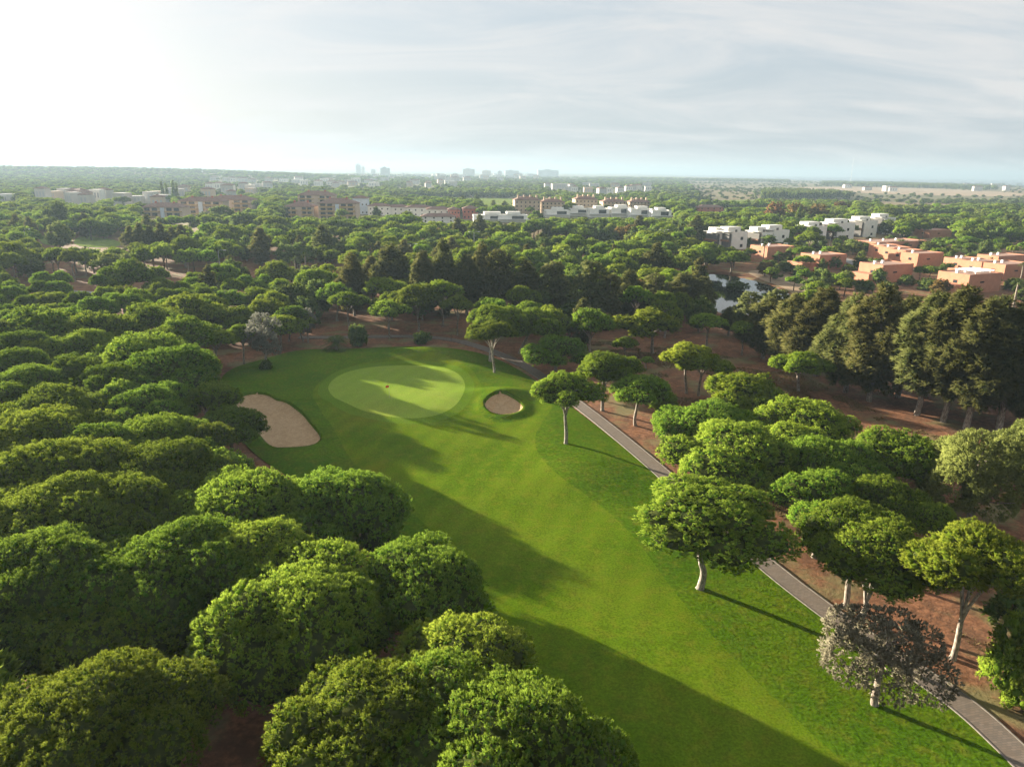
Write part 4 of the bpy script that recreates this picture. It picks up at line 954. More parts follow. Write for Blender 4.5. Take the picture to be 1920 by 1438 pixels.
for k, (c, w, h, lab) in enumerate([((888, 416), 30, 5, 'long low white villa at the left end of the villa row'), ((935, 417), 24, 5.5, 'white villa second from the left of the villa row'), ((1024, 408), 22, 6, 'white villa with beige wall in the villa row'), ((1066, 405), 20, 6.2, 'white villa just left of the row centre'), ((1106, 408), 18, 7.5, 'white villa with dark glass front in the row'), ((1146, 408), 20, 8.5, 'tall white villa with dark glass front right of centre'), ((1182, 410), 22, 8, 'white villa with stepped upper floor in the row'), ((1222, 412), 18, 7.5, 'white villa at the right end of the villa row')]):
    r = building('white_villa', lab, 'house', c, .15, w, 13, h, 'white', GV, 'white', 2, (0, 2))
    part_box('glass_front', w * .45, w * .85, -.05, .1, h * .45, h * .9, 'glass', r); part_box('terrace_slab', -1, w + 1, -2.2, -.002, h * .40, h * .46, 'whitepaint', r)
    part_box('upper_floor', w * .3, w * .75, 3, 11, h + .33, h + 2.6, 'white', r)
GR = 'small houses left of the golf meadow'
for c, w, h, m, lab in (((840, 412), 10, 8, 'brick', 'red rendered house, left one of two'), ((868, 411), 13, 8.5, 'brick', 'red rendered house, right one of two'), ((690, 404), 20, 8, 'white', 'white house with tiled roof at the left of the white houses'), ((726, 404), 20, 7, 'white', 'white house with tiled roof, second of the white houses'), ((762, 406), 22, 7.5, 'white', 'white house with tiled roof in the middle of the white houses'), ((800, 410), 20, 7.5, 'white', 'white house with tiled roof, rightmost of the white houses'), ((790, 419), 26, 5, 'white', 'low white house among pines below the red houses'), ((662, 402), 14, 14, 'bluewhite', 'pale blue tower block right of the brown roofed apartments'), ((1310, 400), 26, 6, 'brick', 'low reddish house by the right golf meadow')):
    building('small_house', lab, 'house', c, .1, w, 11, h, m, GR, 'hip', 2, (4, 2))
# far town
GT = 'pale buildings of the far town'
def far_block(label, px, ytop, wpx, ybase, mat, st, name='tower_block', group=GT, roofbox=True):
    """a far block between its foot and top lines in the photograph"""
    b = gp(px - wpx / 2, ybase); dd = depth(b); w = wpx * dd / F; h = 2.0
    while proj((b[0], b[1], h))[1] > ytop and h < 120: h += .5
    r = building(name, label, 'building', (px - wpx / 2, ybase), .08, w, max(12, w * .35), h, mat, group, None, 1, (0, 0))
    nx = max(3, min(9, int(wpx / 4)))
    for s_ in range(st):
        for k in range(nx): part_box('window', w * (k + .2) / nx, w * (k + .75) / nx, -.3, .2, h * (s_ + .35) / st, h * (s_ + .8) / st, 'fargrey', r)
    if roofbox: part_box('roof_house', w * .3, w * .6, 3, 9, h, h + h * .12, mat, r)
for a in ((1028, 319, 39, 331, 'fargrey', 6, 'wide grey hotel block on the horizon left of the sea', 'hotel'), (879, 317, 22, 331, 'farwhite', 5, 'pale tower block left of the wide grey hotel'), (912, 320, 17, 331, 'fartan', 4, 'beige tower block left of the wide grey hotel'), (937, 321, 8, 331, 'farwhite', 4, 'narrow white block between beige block and hotel'), (960, 320, 26, 331, 'fargrey', 4, 'low grey block just left of the wide hotel'), (672, 309, 9, 327, 'fargrey', 5, 'tall slim tower farthest left on the horizon'), (681, 313, 6, 327, 'farwhite', 4, 'shorter tower beside the tall slim tower'), (722, 315, 17, 331, 'fargrey', 5, 'square grey tower block left of centre on the horizon'), (700, 318, 8, 328, 'farwhite', 3, 'small pale block between the two grey towers')):
    far_block(a[6], *a[:6], name=a[7] if len(a) > 7 else 'tower_block')
rngF = np.random.default_rng(77)
def far_group(lab):
    g = lab.replace('small ', '').replace('tiny ', ''); return g.replace('house ', 'houses ', 1).replace('building ', 'buildings ', 1)
for x0, x1, y0, y1, n, lab in ((380, 560, 330, 345, 22, 'small white house in the hazy village below the left ridge'), (520, 860, 328, 352, 42, 'small pale building scattered in hazy woods left of the hotel'), (780, 1010, 327, 342, 26, 'small pale building in the far town below the towers'), (1015, 1110, 348, 364, 10, 'pinkish low building in the far housing estate below the hotel'), (1120, 1240, 350, 366, 9, 'low white building in woods right below the hotel'), (0, 300, 372, 392, 20, 'small hazy building at the left edge among trees'), (300, 500, 352, 380, 14, 'small hazy building behind the brown roofed apartments'), (1560, 1920, 346, 360, 9, 'tiny white farm building on the dry plain')):
    for _ in range(n):
        px = rngF.uniform(x0, x1); py = rngF.uniform(y0, y1); b = gp(px, py); dd = depth(b); w = min(60, rngF.uniform(6, 16) * dd / F + 5); h = rngF.uniform(8, 14) * (1.5 if y1 < 345 and x0 > 700 else 1)
        wallm = ('farwhite', 'farwhite', 'fartan', 'white')[rngF.integers(4)]
        r = building('far_building', lab, 'building', (px, py), rngF.uniform(-.4, .4), w, 12, h, wallm, far_group(lab), 'hip' if rngF.uniform() < .45 else None, 2, (0, 0))
        for k in range(3): part_box('window', w * (.15 + .3 * k), w * (.3 + .3 * k), -.15, .1, h * .35, h * .75, 'fargrey', r)
        r['autolabel'] = ('small white building', 'small white building', 'small beige building', 'small white building')[('farwhite', 'farwhite', 'fartan', 'white').index(wallm)]

# ------------------------------------------------------------------ the woods: fill pines in the left wood, then the belts behind
def vnoise(x, y, s, seed):
    r_ = np.random.default_rng(seed); ph = r_.uniform(0, 6.28, 6); k = r_.normal(0, 1, (6, 2)) / s
    return sum(np.sin(x * k[i, 0] + y * k[i, 1] + ph[i]) for i in range(6)) / 6
PL = lambda: np.array(PLACED)
def free(x, y, r, k=.78):
    A = PL(); return bool((np.hypot(A[:, 0] - x, A[:, 1] - y) > k * (A[:, 2] + r)).all())
LITG = pix_poly([(640, 690), (700, 684), (880, 700), (885, 740), (840, 790), (640, 735), (690, 722), (800, 752), (830, 745), (760, 715)])
TS = math.tan(SUN_EL)
def shades_green(x, y, R, H):
    for z in (H * .72, H * .85, H * .97):
        l = (z - .4) / TS; u, v = x + math.sin(SUN_AZ) * l, y - math.cos(SUN_AZ) * l
        for k in (-.6, 0, .6):
            if inpoly(np.array([u + k * R * math.cos(SUN_AZ)]), np.array([v + k * R * math.sin(SUN_AZ)]), LITG)[0]: return True
    return False
def add_mid(x, y, R, H, label, group, young=False, far=False, auto='umbrella pine'):
    rng = np.random.default_rng(int(abs(x * 91 + y * 57)))
    if far:
        o = obj('umbrella_pine', FAR_PINE[rng.integers(4)], None, (x, y, 0), rng.uniform(0, 6.28), (R / 5, R / 5, H / 11)); tag(o, label, 'tree', group); o['autolabel'] = auto
    else:
        root = empty('umbrella_pine', (x, y, 0), rng.uniform(0, 6.28)); tag(root, label, 'tree', group); root['autolabel'] = ('light green ' if young else '') + auto
        lst = CROWN['midyoung' if young else 'mid']; Rp, cp, me = lst[rng.integers(len(lst))]; ch = min(R * .5, H * .34)
        obj('crown', me, root, (0, 0, H - ch * 1.05), 0, (R / Rp, R / Rp, ch / cp)); obj('trunk', TRUNK_MID[rng.integers(4)], root, (0, 0, 0), 0, (R / 5, R / 5, H / 11))
    PLACED.append((x, y, R * .9))
WOOD = pix_poly([(-150, 1300), (-150, 600), (0, 560), (330, 560), (540, 570), (560, 625), (420, 680), (395, 740), (420, 830), (540, 905), (680, 1010), (740, 1080), (560, 1290), (430, 1230), (250, 1230), (120, 1210)], 0)
cand = rngT.uniform(WOOD.min(0), WOOD.max(0), (3000, 2)); cand = cand[inpoly(cand[:, 0], cand[:, 1], WOOD) & ~inpoly(cand[:, 0], cand[:, 1], LAWN) & (segdist(cand[:, 0], cand[:, 1], LAWN)[0] > 7.5)]
nf = 0
for x, y in cand:
    if nf >= 90: break
    R = rngT.uniform(3.2, 4.4)
    if free(x, y, R, .52) and not shades_green(x, y, R, 9.5): add_mid(x, y, R, rngT.uniform(8.6, 10.2), 'smaller pine filling a gap in the canopy of the left wood', G_LEFT + ', fill', auto='small gap filling pine'); nf += 1
# protected sight lines: (x0, y0, x1, y1, distance) of what stays visible behind the belt trees
PROT = [(1342, 528, 1484, 586, 225), (1412, 460, 1495, 490, 330), (1485, 474, 1602, 508, 300), (1604, 496, 1716, 530, 270), (1762, 516, 1892, 552, 240), (1640, 446, 1796, 505, 300), (1802, 488, 1925, 532, 265), (1322, 412, 1490, 466, 360), (1520, 410, 1675, 445, 420), (1018, 383, 1262, 411, 560), (962, 376, 1216, 402, 600), (885, 401, 975, 416, 540), (835, 386, 908, 411, 560), (688, 380, 840, 406, 600), (535, 370, 690, 408, 540), (330, 376, 470, 400, 600), (268, 388, 335, 408, 560), (905, 371, 1015, 386, 800), (1290, 374, 1440, 390, 800), (70, 438, 232, 466, 430), (1400, 506, 1535, 548, 230), (1795, 455, 1880, 478, 380), (1180, 440, 1245, 470, 330), (130, 542, 215, 555, 205), (1690, 384, 1800, 402, 700), (420, 455, 640, 470, 300)]
for o_ in [q for q in bpy.data.objects if q.parent is None and q.get('category') in ('house', 'building')]:
    w_ = [c for c in o_.children if c.name.startswith('wall')][0]; dm = w_.dimensions if w_.dimensions.x > 0 else None
    bb = [o_.matrix_basis @ Vector(c) for c in w_.bound_box]; hh_ = max(c.z for c in bb); bx0, by0 = w_.location.x, w_.location.y
    P4 = [proj((c.x, c.y, hh_)) for c in bb if c.z > hh_ - .1]; P5 = [proj((c.x, c.y, hh_ * .15)) for c in bb if c.z > hh_ - .1]
    PROT.append((min(p[0] for p in P4), min(p[1] for p in P4) - 1, max(p[0] for p in P4), max(p[1] for p in P5), min(p[2] for p in P4)))
PROTA = np.array(PROT)
def blocks(x, y, R, H):
    x = np.asarray(x, float); px, py, dz = projv(x, y, H); w = R * F / dz; pyb = projv(x, y, H * .35)[1]
    r = np.zeros(x.shape, bool)
    for a, b, c, d_, dist in PROT: r |= (dz < dist - 8) & (px + w * .7 > a) & (px - w * .7 < c) & (py < d_ - (d_ - b) * .12) & (pyb > b)
    return r
SOIL = pix_poly([(1095, 640), (1240, 640), (1330, 660), (1500, 700), (1700, 800), (1960, 860), (1960, 1300), (1300, 860), (1180, 780)])
BLK = np.array(BLD)
def near_blk(x, y, k, add):
    r = np.zeros(x.shape, bool)
    for bx, by_, br in BLK: r |= np.hypot(bx - x, by_ - y) < br + k + add
    return r
def clear_of_setting(x, y, R):
    r = inpoly(x, y, LAWN) | inpoly(x, y, SOIL) | inpoly(x, y, POND) | (segdist(x, y, POND)[0] < R * .6)
    r |= (segdist(x, y, LAWN)[0] < 5) | (segdist(x, y, PATH[::4], False)[0] < 4) | near_blk(x, y, R * .8, 0)
    for o_ in bpy.data.objects:
        if o_.name.startswith('clearing'): r |= inpoly(x, y, [(v.co.x, v.co.y) for v in o_.data.vertices])
    return ~r
cands = []
rngS = np.random.default_rng(12)
CELL = {}
def free_cell(x, y, r, k=.8):
    i, j = int(x // 16), int(y // 16)
    for a in (-1, 0, 1):
        for b in (-1, 0, 1):
            for (u, v, q) in CELL.get((i + a, j + b), ()):
                if math.hypot(u - x, v - y) < k * (q + r): return False
    return True
def put_cell(x, y, r): CELL.setdefault((int(x // 16), int(y // 16)), []).append((x, y, r))
for p_ in PLACED: put_cell(*p_)
# named dark groups of the middle distance
for k, (bx, by_, tp, w) in enumerate([(250, 486, 424, 28), (268, 488, 418, 30), (288, 490, 424, 30), (308, 489, 420, 30), (328, 486, 426, 28), (346, 484, 422, 30)]):
    tree_px(SHEOAK_FAR, 'she_oak_tree', ('first', 'second', 'third', 'fourth', 'fifth', 'last')[k] + ' from the left of the dark she-oaks clumped beyond the left wood', (bx, by_), tp, w, 'dark she-oak clump beyond the left wood')
tree_px(SHEOAK_FAR, 'columnar_tree', 'brown columnar tree standing by the road beyond the left wood', (436, 540), 480, 30); tree_px(SHEOAK_FAR, 'columnar_tree', 'slim olive columnar tree right of the brown columnar one', (464, 542), 500, 20)
tree_px(BROAD, 'broadleaf_tree', 'dark rounded tree beside the left clearing with lawn', (115, 470), 422, 44); tree_px(BROAD, 'broadleaf_tree', 'tall dark tree behind the left clearing', (112, 440), 382, 50)
tree_px(BROAD, 'broadleaf_tree', 'tall rounded tree in front of the brown roofed apartments', (460, 445), 402, 50); tree_px(BROAD, 'broadleaf_tree', 'dark bushy tree before the farther left apartments', (420, 425), 388, 52)
for k, x in enumerate((307, 315, 328, 334)): tree_px(CYPRESS, 'cypress_tree', ('first', 'second', 'third', 'fourth')[k] + ' from the left of four tall poplars in the left distance', (x, 382), 341 + (k % 2) * 3, 7, 'tall poplars in the left distance')
for x, y, t, lab in ((924, 402, 376, 'slim dark cypress at the golf meadow left of the beige blocks'), (869, 392, 368, 'dark conifer left of the slim cypress at the golf meadow'), (893, 390, 364, 'tall dark conifer at the golf meadow'), (1272, 393, 376, 'dark conifer right of the white villas'), (1494, 432, 388, 'pale green poplar behind the white terraces, left one'), (1502, 432, 395, 'pale green poplar behind the white terraces, right one')): tree_px(CYPRESS, 'cypress_tree', lab, (x, y), t, 14 if x < 1400 else 12)
for bx, by_, t, w, lab in ((1450, 424, 382, 44, 'reddish brown tree behind the white terraces, left one'), (1490, 422, 384, 50, 'reddish brown tree behind the white terraces, middle one'), (1530, 424, 386, 46, 'reddish brown tree behind the white terraces, right one'), (1575, 408, 380, 40, 'yellow brown tree above the right end of the terraces'), (1180, 458, 424, 40, 'brownish bare tree among pines left of the terraces'), (1160, 460, 428, 30, 'second brownish bare tree among pines left of the terraces')): tree_px(AUTUMN, 'autumn_tree', lab, (bx, by_), t, w)
for bx, by_, t, w, lab in ((1370, 512, 470, 66, 'round pine by the pond before the left white terraces'), (1516, 480, 434, 50, 'round pine in front of the fifth white terrace'), (1325, 498, 455, 62, 'round pine left above the pond'), (1290, 485, 446, 60, 'bright pine left of the road gap'), (1240, 482, 436, 50, 'pine right of the short road bend')):
    pine(bx, (t + by_) / 2 - 6, w, lab, base=(bx, by_), top=t, cls='midyoung' if 'bright' in lab else 'mid', group='pines around the pond and terraces')
GS = 'shrubs around the orange houses'
for k, (x, y, w, t) in enumerate([(1440, 505, 40, 490), (1470, 512, 46, 492), (1500, 518, 34, 500), (1535, 528, 40, 508), (1560, 535, 36, 514), (1585, 530, 30, 508), (1590, 512, 30, 498), (1380, 545, 40, 530), (1620, 548, 40, 528), (1665, 550, 40, 532), (1700, 535, 34, 518), (1740, 545, 44, 525), (1620, 500, 30, 486), (1660, 508, 26, 498), (1742, 512, 30, 500), (1775, 512, 34, 496), (1860, 535, 30, 520), (1900, 545, 40, 525), (1560, 505, 34, 480), (1600, 478, 36, 452), (1620, 475, 34, 456), (1690, 470, 34, 450), (1740, 478, 40, 455), (1725, 470, 30, 452)]):
    b_ = gp(x, y); R_ = .5 * w * depth(b_) / F; h_ = (y - t) * depth(b_) / F * .95
    tree(BUSH if h_ < 4 else BROAD, 'shrub', 'dense green garden shrub growing between the orange houses', b_[0], b_[1], h_, R_, GS, 'shrub')['autolabel'] = 'green garden shrub'
for p_ in PLACED: put_cell(*p_)
NMAX = 30000
cy_ = np.sqrt(rngS.uniform(150 ** 2, 800 ** 2, NMAX)); cx_ = rngS.uniform(-.80, .80, NMAX) * cy_
cpx, cpy, cdz = projv(cx_, cy_, 8.0); cR_ = 4.0 + 4.4 * rngS.uniform(0, 1, NMAX) ** 1.4; cH_ = cR_ * .62 + rngS.uniform(5.5, 8.5, NMAX)
cright = (cpx > 1330) & (cy_ < 430); cR_ = np.where(cright, cR_ * .7, cR_); cH_ = np.where(cright, cH_ * .62, cH_)
cok = ((vnoise(cx_, cy_, 26, 31) > -.30) | (cy_ > 520)) & (cpx > -90) & (cpx < 2010) & ~((cy_ < 190) & (cpx < 560) & inpoly(cx_, cy_, WOOD)) & clear_of_setting(cx_, cy_, cR_) & ~blocks(cx_, cy_, cR_, cH_)
for q in np.nonzero(cok)[0]:
    x, y, R, H, px, dz, right = float(cx_[q]), float(cy_[q]), float(cR_[q]), float(cH_[q]), float(cpx[q]), float(cdz[q]), bool(cright[q])
    if not free_cell(x, y, R, .74 if not right else 1.1): continue
    if px < 620 and y < 320 and shades_green(x, y, R, H): continue
    u = rngS.uniform(); kind = 'pine'
    if u > (.72 if not right else .45): kind = 'broad'
    if u > .91 and not right: kind = 'sheoak'
    if u > .975: kind = 'autumn'
    if px > 1480 and y > 500 and u > .4: kind = 'broad'
    cands.append((R * F / dz, x, y, R, H, kind, px, dz)); put_cell(x, y, R * .9)
cands.sort(key=lambda c: -c[0])
def region(px, d):
    a = 'left' if px < 520 else ('centre left' if px < 860 else ('centre right' if px < 1300 else 'right'))
    where = {'left': ('between the left wood and the road', 'in the hazy wood around the left clearing', 'in front of the far left apartments'), 'centre left': ('just behind the dark belt left of centre', 'in the pine wood before the brown roofed apartments', 'close to the brown roofed apartments'), 'centre right': ('just behind the dark belt right of centre', 'in the pine wood before the white villas', 'close to the white villas'), 'right': ('between the pond and the houses', 'around the white terraces', 'beyond the white terraces at the edge of the plain')}[a]
    return where[0 if d < 280 else (1 if d < 430 else 2)]
stuff = []; cnt = {'pine': 0, 'broad': 0, 'sheoak': 0, 'autumn': 0}
LIM = {'pine': 185, 'broad': 70, 'sheoak': 30, 'autumn': 14}
for sz_, x, y, R, H, kind, px, dz in cands:
    if cnt[kind] >= LIM[kind]: stuff.append((x, y, R, H, kind)); continue
    cnt[kind] += 1; rg = region(px, dz)
    if kind == 'pine': add_mid(x, y, R, H, 'umbrella pine ' + rg, 'umbrella pines ' + rg, young=(cnt[kind] % 5 == 0), far=dz > 330)
    elif kind == 'broad': tree(BROAD, 'broadleaf_tree', 'dark broadleaf tree ' + rg, x, y, H * .85, R * .9, 'broadleaf trees ' + rg)['autolabel'] = 'dark broadleaf tree'
    elif kind == 'sheoak': tree(SHEOAK_FAR, 'she_oak_tree', 'tall dark she-oak ' + rg, x, y, H * 1.35, R * .6, 'she-oaks ' + rg)['autolabel'] = 'tall dark she-oak'
    else: tree(AUTUMN, 'autumn_tree', 'brownish tree ' + rg, x, y, H * .8, R * .8, 'brownish trees ' + rg)['autolabel'] = 'brownish tree'
# everything farther: nobody could count it; points carrying instances of the far tree shapes
FAR_BROAD = []
for s in range(3):
    rng = np.random.default_rng(140 + s); v, f = axis_trunk(10, rng, .3, 3, 4, 2.0)
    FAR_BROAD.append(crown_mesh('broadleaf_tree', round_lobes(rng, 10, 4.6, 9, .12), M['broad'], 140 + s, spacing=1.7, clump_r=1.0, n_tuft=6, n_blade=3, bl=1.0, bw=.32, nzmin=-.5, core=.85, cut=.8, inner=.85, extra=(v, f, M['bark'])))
pts = [[] for _ in range(3)]   # pine, broad, autumn
for x, y, R, H, kind in stuff: pts[0 if kind == 'pine' else 1].append((x, y, 0, R / 5, H / 11))
FLATS = [np.array([[v.co.x, v.co.y] for v in o.data.vertices]) for o in bpy.data.objects if o.name.startswith(('golf_meadow', 'dry_field', 'clearing'))]
FB = [(P_.min(0), P_.max(0), P_) for P_ in FLATS]
BELT = [pix_poly([(1540, 343), (1700, 346), (1865, 353), (1868, 357), (1700, 353), (1540, 349)]), pix_poly([(1120, 330), (1330, 336), (1480, 340), (1480, 343), (1330, 341), (1120, 336)]), pix_poly([(1430, 362), (1560, 366), (1600, 374), (1430, 376)])]
NF = 36000
fy_ = 720 * (4600 / 720) ** rngS.uniform(0, 1, NF); fx_ = rngS.uniform(-.80, .80, NF) * fy_
fR = rngS.uniform(4.2, 8.0, NF) * (1 + np.maximum(0, fy_ - 1500) / 3500); fH = rngS.uniform(5.5, 11, NF)
fpx = projv(fx_, fy_, 6.0)[0]; fridge = ridge(fx_, fy_)
fplain = ((fx_ - .22 * fy_) > 40) & (fy_ > 950)
fbelt = np.zeros(NF, bool)
for B_ in BELT: fbelt |= inpoly(fx_, fy_, B_)
nv = vnoise(fx_, fy_, 170, 5) + .5 * vnoise(fx_, fy_, 60, 6)
keep = np.where(nv > -.1, .8, .25); keep = np.where(fplain, np.where(nv < .25, .08, .45), keep)
fR = np.where(fplain, fR * .8, fR); fH = np.where(fplain, fH * .55, fH); fH = np.where(fbelt, 13, fH)
keep = np.where(fbelt | (fridge > 4), 1.0, keep)
fok = (fpx > -60) & (fpx < 1990) & (rngS.uniform(0, 1, NF) < keep) & ~near_blk(fx_, fy_, 7, 0) & ~near_blk(fx_, fy_ + 38, 3, 0)
for lo, hi, P_ in FB: fok &= ~inpoly(fx_, fy_, P_)
fok &= fbelt | (fridge > 4) | ~blocks(fx_, fy_, fR, fH)
u1 = rngS.uniform(0, 1, NF); u2 = rngS.uniform(0, 1, NF)
for q in np.nonzero(fok)[0]:
    pts[0 if (u1[q] < .45 and not fplain[q]) else (1 if u2[q] < .93 else 2)].append((fx_[q], fy_[q], fridge[q], fR[q] / 5, fH[q] / 11))
n_far = int(fok.sum())
print('mid', len(cands), 'stuff', len(stuff), 'far', n_far)
def scatter(name, P_, sources, label):
    P_ = np.array(P_, np.float32); me = bpy.data.meshes.new(name); me.vertices.add(len(P_)); me.vertices.foreach_set('co', P_[:, :3].ravel())
    a = me.attributes.new('tree_scale', 'FLOAT_VECTOR', 'POINT'); a.data.foreach_set('vector', np.stack([P_[:, 3], P_[:, 3], P_[:, 4]], -1).ravel())
    r_ = np.random.default_rng(len(P_)); a = me.attributes.new('turn', 'FLOAT', 'POINT'); a.data.foreach_set('value', r_.uniform(0, 6.28, len(P_)).astype(np.float32))
    a = me.attributes.new('pick', 'INT', 'POINT'); a.data.foreach_set('value', r_.integers(0, len(sources), len(P_)).astype(np.int32))
    o = obj(name, me); tag(o, label, kind='stuff')
    g = bpy.data.node_groups.new(name, 'GeometryNodeTree')
    g.interface.new_socket('Geometry', in_out='INPUT', socket_type='NodeSocketGeometry'); g.interface.new_socket('Geometry', in_out='OUTPUT', socket_type='NodeSocketGeometry')
    n_ = g.nodes; gi_ = n_.new('NodeGroupInput'); go_ = n_.new('NodeGroupOutput'); ip = n_.new('GeometryNodeInstanceOnPoints'); jn = n_.new('GeometryNodeJoinGeometry')
    for so in reversed(sources):
        oi = n_.new('GeometryNodeObjectInfo'); oi.transform_space = 'ORIGINAL'; oi.inputs['Object'].default_value = so; oi.inputs['As Instance'].default_value = True
        g.links.new(oi.outputs['Geometry'], jn.inputs[0])
    def attr(nm, ty):
        q = n_.new('GeometryNodeInputNamedAttribute'); q.data_type = ty; q.inputs['Name'].default_value = nm; return q.outputs['Attribute']
    g.links.new(gi_.outputs[0], ip.inputs['Points']); g.links.new(jn.outputs[0], ip.inputs['Instance']); ip.inputs['Pick Instance'].default_value = True
    g.links.new(attr('pick', 'INT'), ip.inputs['Instance Index']); g.links.new(attr('tree_scale', 'FLOAT_VECTOR'), ip.inputs['Scale'])
    cx_ = n_.new('ShaderNodeCombineXYZ'); g.links.new(attr('turn', 'FLOAT'), cx_.inputs[2]); g.links.new(cx_.outputs[0], ip.inputs['Rotation'])
    g.links.new(ip.outputs[0], go_.inputs[0])
    md = o.modifiers.new('scatter', 'NODES'); md.node_group = g
    return o
# the shapes instanced are three real trees standing at the back of the belt
def lone(me, px, py, label, name, group):
    b = gp(px, py); return tag(obj(name, me, None, (b[0], b[1], 0)), label, 'tree', group)
src_p = [lone(FAR_PINE[k], (470, 642, 765, 1005)[k], (421, 421, 425, 423)[k], ('pine just before the farther left apartments', 'pine at the right foot of the blue panelled apartment block', 'pine left of the low white house below the red houses', 'pine between the low white villas and beige wall villa')[k], 'umbrella_pine', 'pines close to the apartments') for k in range(4)]
src_b = [lone(FAR_BROAD[k], (500, 706, 945)[k], (402, 414, 398)[k], ('leafy tree between the two brown roofed apartment groups', 'leafy tree below the pale blue tower block', 'leafy tree beside the palm at the golf meadow')[k], 'broadleaf_tree', 'leafy trees close to the apartments') for k in range(3)]
rq = np.random.default_rng(8); off = []
for _ in range(4000):
    x, y = rq.uniform(-75, -6), rq.uniform(-30, 45)
    px, py, dz = proj((x, y, 12.5))
    if dz > 1 and -140 < px < 2000 and py < 1560: continue
    if math.hypot(x, y) < 11 or any(math.hypot(x - a, y - b) < 8.0 for a, b, *_ in off) or not free(x, y, 4, .6): continue
    off.append((x, y, 0, 1.2, 1.05))
pts[0] += off  # left wood carried on out of view, added to block sky light
scatter('far_and_unseen_pine_wood', pts[0], src_p, 'mass of distant pine woods reaching to the hazy horizon, plus added unseen near pines')
scatter('far_leafy_wood', pts[1] + pts[2], src_b, 'mass of distant leafy trees and scrub reaching to the plain')

# ------------------------------------------------------------------ small things: flag, posts, lamps, grass tufts
def tube_obj(name, pts_, rad, mat, parent, sides=8):
    v, f = tube(pts_, rad, sides); return obj(name, mesh_np(name, v, f, M[mat], smooth=True), parent)
fb = gp(730, 746, .4); r = empty('golf_flag', (fb[0], fb[1], float(hgt(np.array([fb[0]]), np.array([fb[1]]))[0]) + .05)); tag(r, 'red flag on a thin pole standing on the putting green', 'flag')
tube_obj('pole', [(0, 0, -.1), (0, 0, 1.2), (0, 0, 2.35)], [.025, .022, .018], 'whitepaint', r)
nx_, nz_ = 7, 4; V = [(-(i / (nx_ - 1)) * .6, .05 * math.sin(i * 1.2) + d_, 2.3 - .42 * j / (nz_ - 1) - .08 * (i / (nx_ - 1)) ** 2) for d_ in (0, .012) for j in range(nz_) for i in range(nx_)]
Q = [(k * nx_ * nz_ + j * nx_ + i, k * nx_ * nz_ + j * nx_ + i + 1, k * nx_ * nz_ + (j + 1) * nx_ + i + 1, k * nx_ * nz_ + (j + 1) * nx_ + i) for k in (0, 1) for j in range(nz_ - 1) for i in range(nx_ - 1)]
obj('flag_cloth', mesh_np('flag_cloth', V, Q, M['flag'], smooth=True), r)
pb = gp(846, 642); r = empty('marker_post', (pb[0], pb[1], 0)); tag(r, 'thin dark marker post beside the path behind the green', 'post')
tube_obj('post', [(0, 0, -.1), (0, 0, 1.0), (0, 0, 2.0)], [.06, .06, .055], 'shade', r); part_box('cap', -.09, .09, -.09, .09, 2.0, 2.06, 'shade', r)
def lamp(label, base, h, arms):
    b = gp(*base); r = empty('street_lamp', (b[0], b[1], 0), .2); tag(r, label, 'street lamp', 'street lamps in the woods')
    tube_obj('pole', [(0, 0, -.2), (0, 0, h * .5), (0, 0, h)], [.11, .09, .06], 'metal', r)
    for sg in arms:
        a = tube_obj('arm', bez((0, 0, h - .3), (0, 0, h + .5), (sg * .8, 0, h + .6), (sg * 1.9, 0, h + .5), 7), np.linspace(.05, .035, 7), 'metal', r, 6)
        part_box('lamp_head', min(sg * 1.8, sg * 2.7), max(sg * 1.8, sg * 2.7), -.16, .16, h + .42, h + .56, 'whitepaint', a)
for b, h, a, lab in (((53, 478), 11, (1,), 'single arm street lamp at the left clearing'), ((415, 530), 11, (1,), 'single arm street lamp left of the brown columnar tree'), ((771, 512), 11, (-1, 1), 'double arm street lamp behind the dark belt'), ((889, 480), 11, (-1, 1), 'double arm street lamp left of the white villas row'), ((1243, 468), 10, (-1, 1), 'double arm street lamp beside the short road'), ((1552, 484), 10, (1,), 'street lamp beside the orange house with low wing')):
    lamp(lab, b, h, a)
# mast on the plain
mb = gp(1594, 345); r = empty('radio_mast', (mb[0], mb[1], 0)); tag(r, 'thin lattice radio mast far off before the sea', 'mast'); tube_obj('mast_pole', [(0, 0, 0), (0, 0, 60), (0, 0, 118)], [1.1, .8, .5], 'metal', r, 4)
# grass tufts of the rough
rg_ = np.random.default_rng(55); TN = 30000
tx = rg_.uniform(LAWN[:, 0].min(), LAWN[:, 0].max(), TN * 5); ty = rg_.uniform(LAWN[:, 1].min(), min(125, LAWN[:, 1].max()), TN * 5)
m_ = inpoly(tx, ty, LAWN) & ~inpoly(tx, ty, FAIRWAY) & ~inpoly(tx, ty, FRINGE) & ~inpoly(tx, ty, BUNKER_A) & ~inpoly(tx, ty, BUNKER_B) & (tx > -6) & (rg_.uniform(0, 2.5, len(tx)) < segdist(tx, ty, FAIRWAY)[0])
tx, ty = tx[m_][:TN], ty[m_][:TN]
for B_, nn_ in ((BUNKER_A, 1500), (BUNKER_B, 900)):
    k_ = rg_.integers(0, len(B_), nn_); t_ = rg_.uniform(0, 1, nn_)[:, None]; q_ = B_[k_] * (1 - t_) + B_[(k_ + 1) % len(B_)] * t_; c_ = B_.mean(0); q_ = q_ + norm(q_ - c_) * rg_.uniform(-.12, .25, nn_)[:, None]
    tx = np.concatenate([tx, q_[:, 0]]); ty = np.concatenate([ty, q_[:, 1]])
n = len(tx); ed = segdist(tx, ty, LAWN)[0]; tz = hgt(tx, ty) * np.clip(ed / 4, 0, 1) + .02
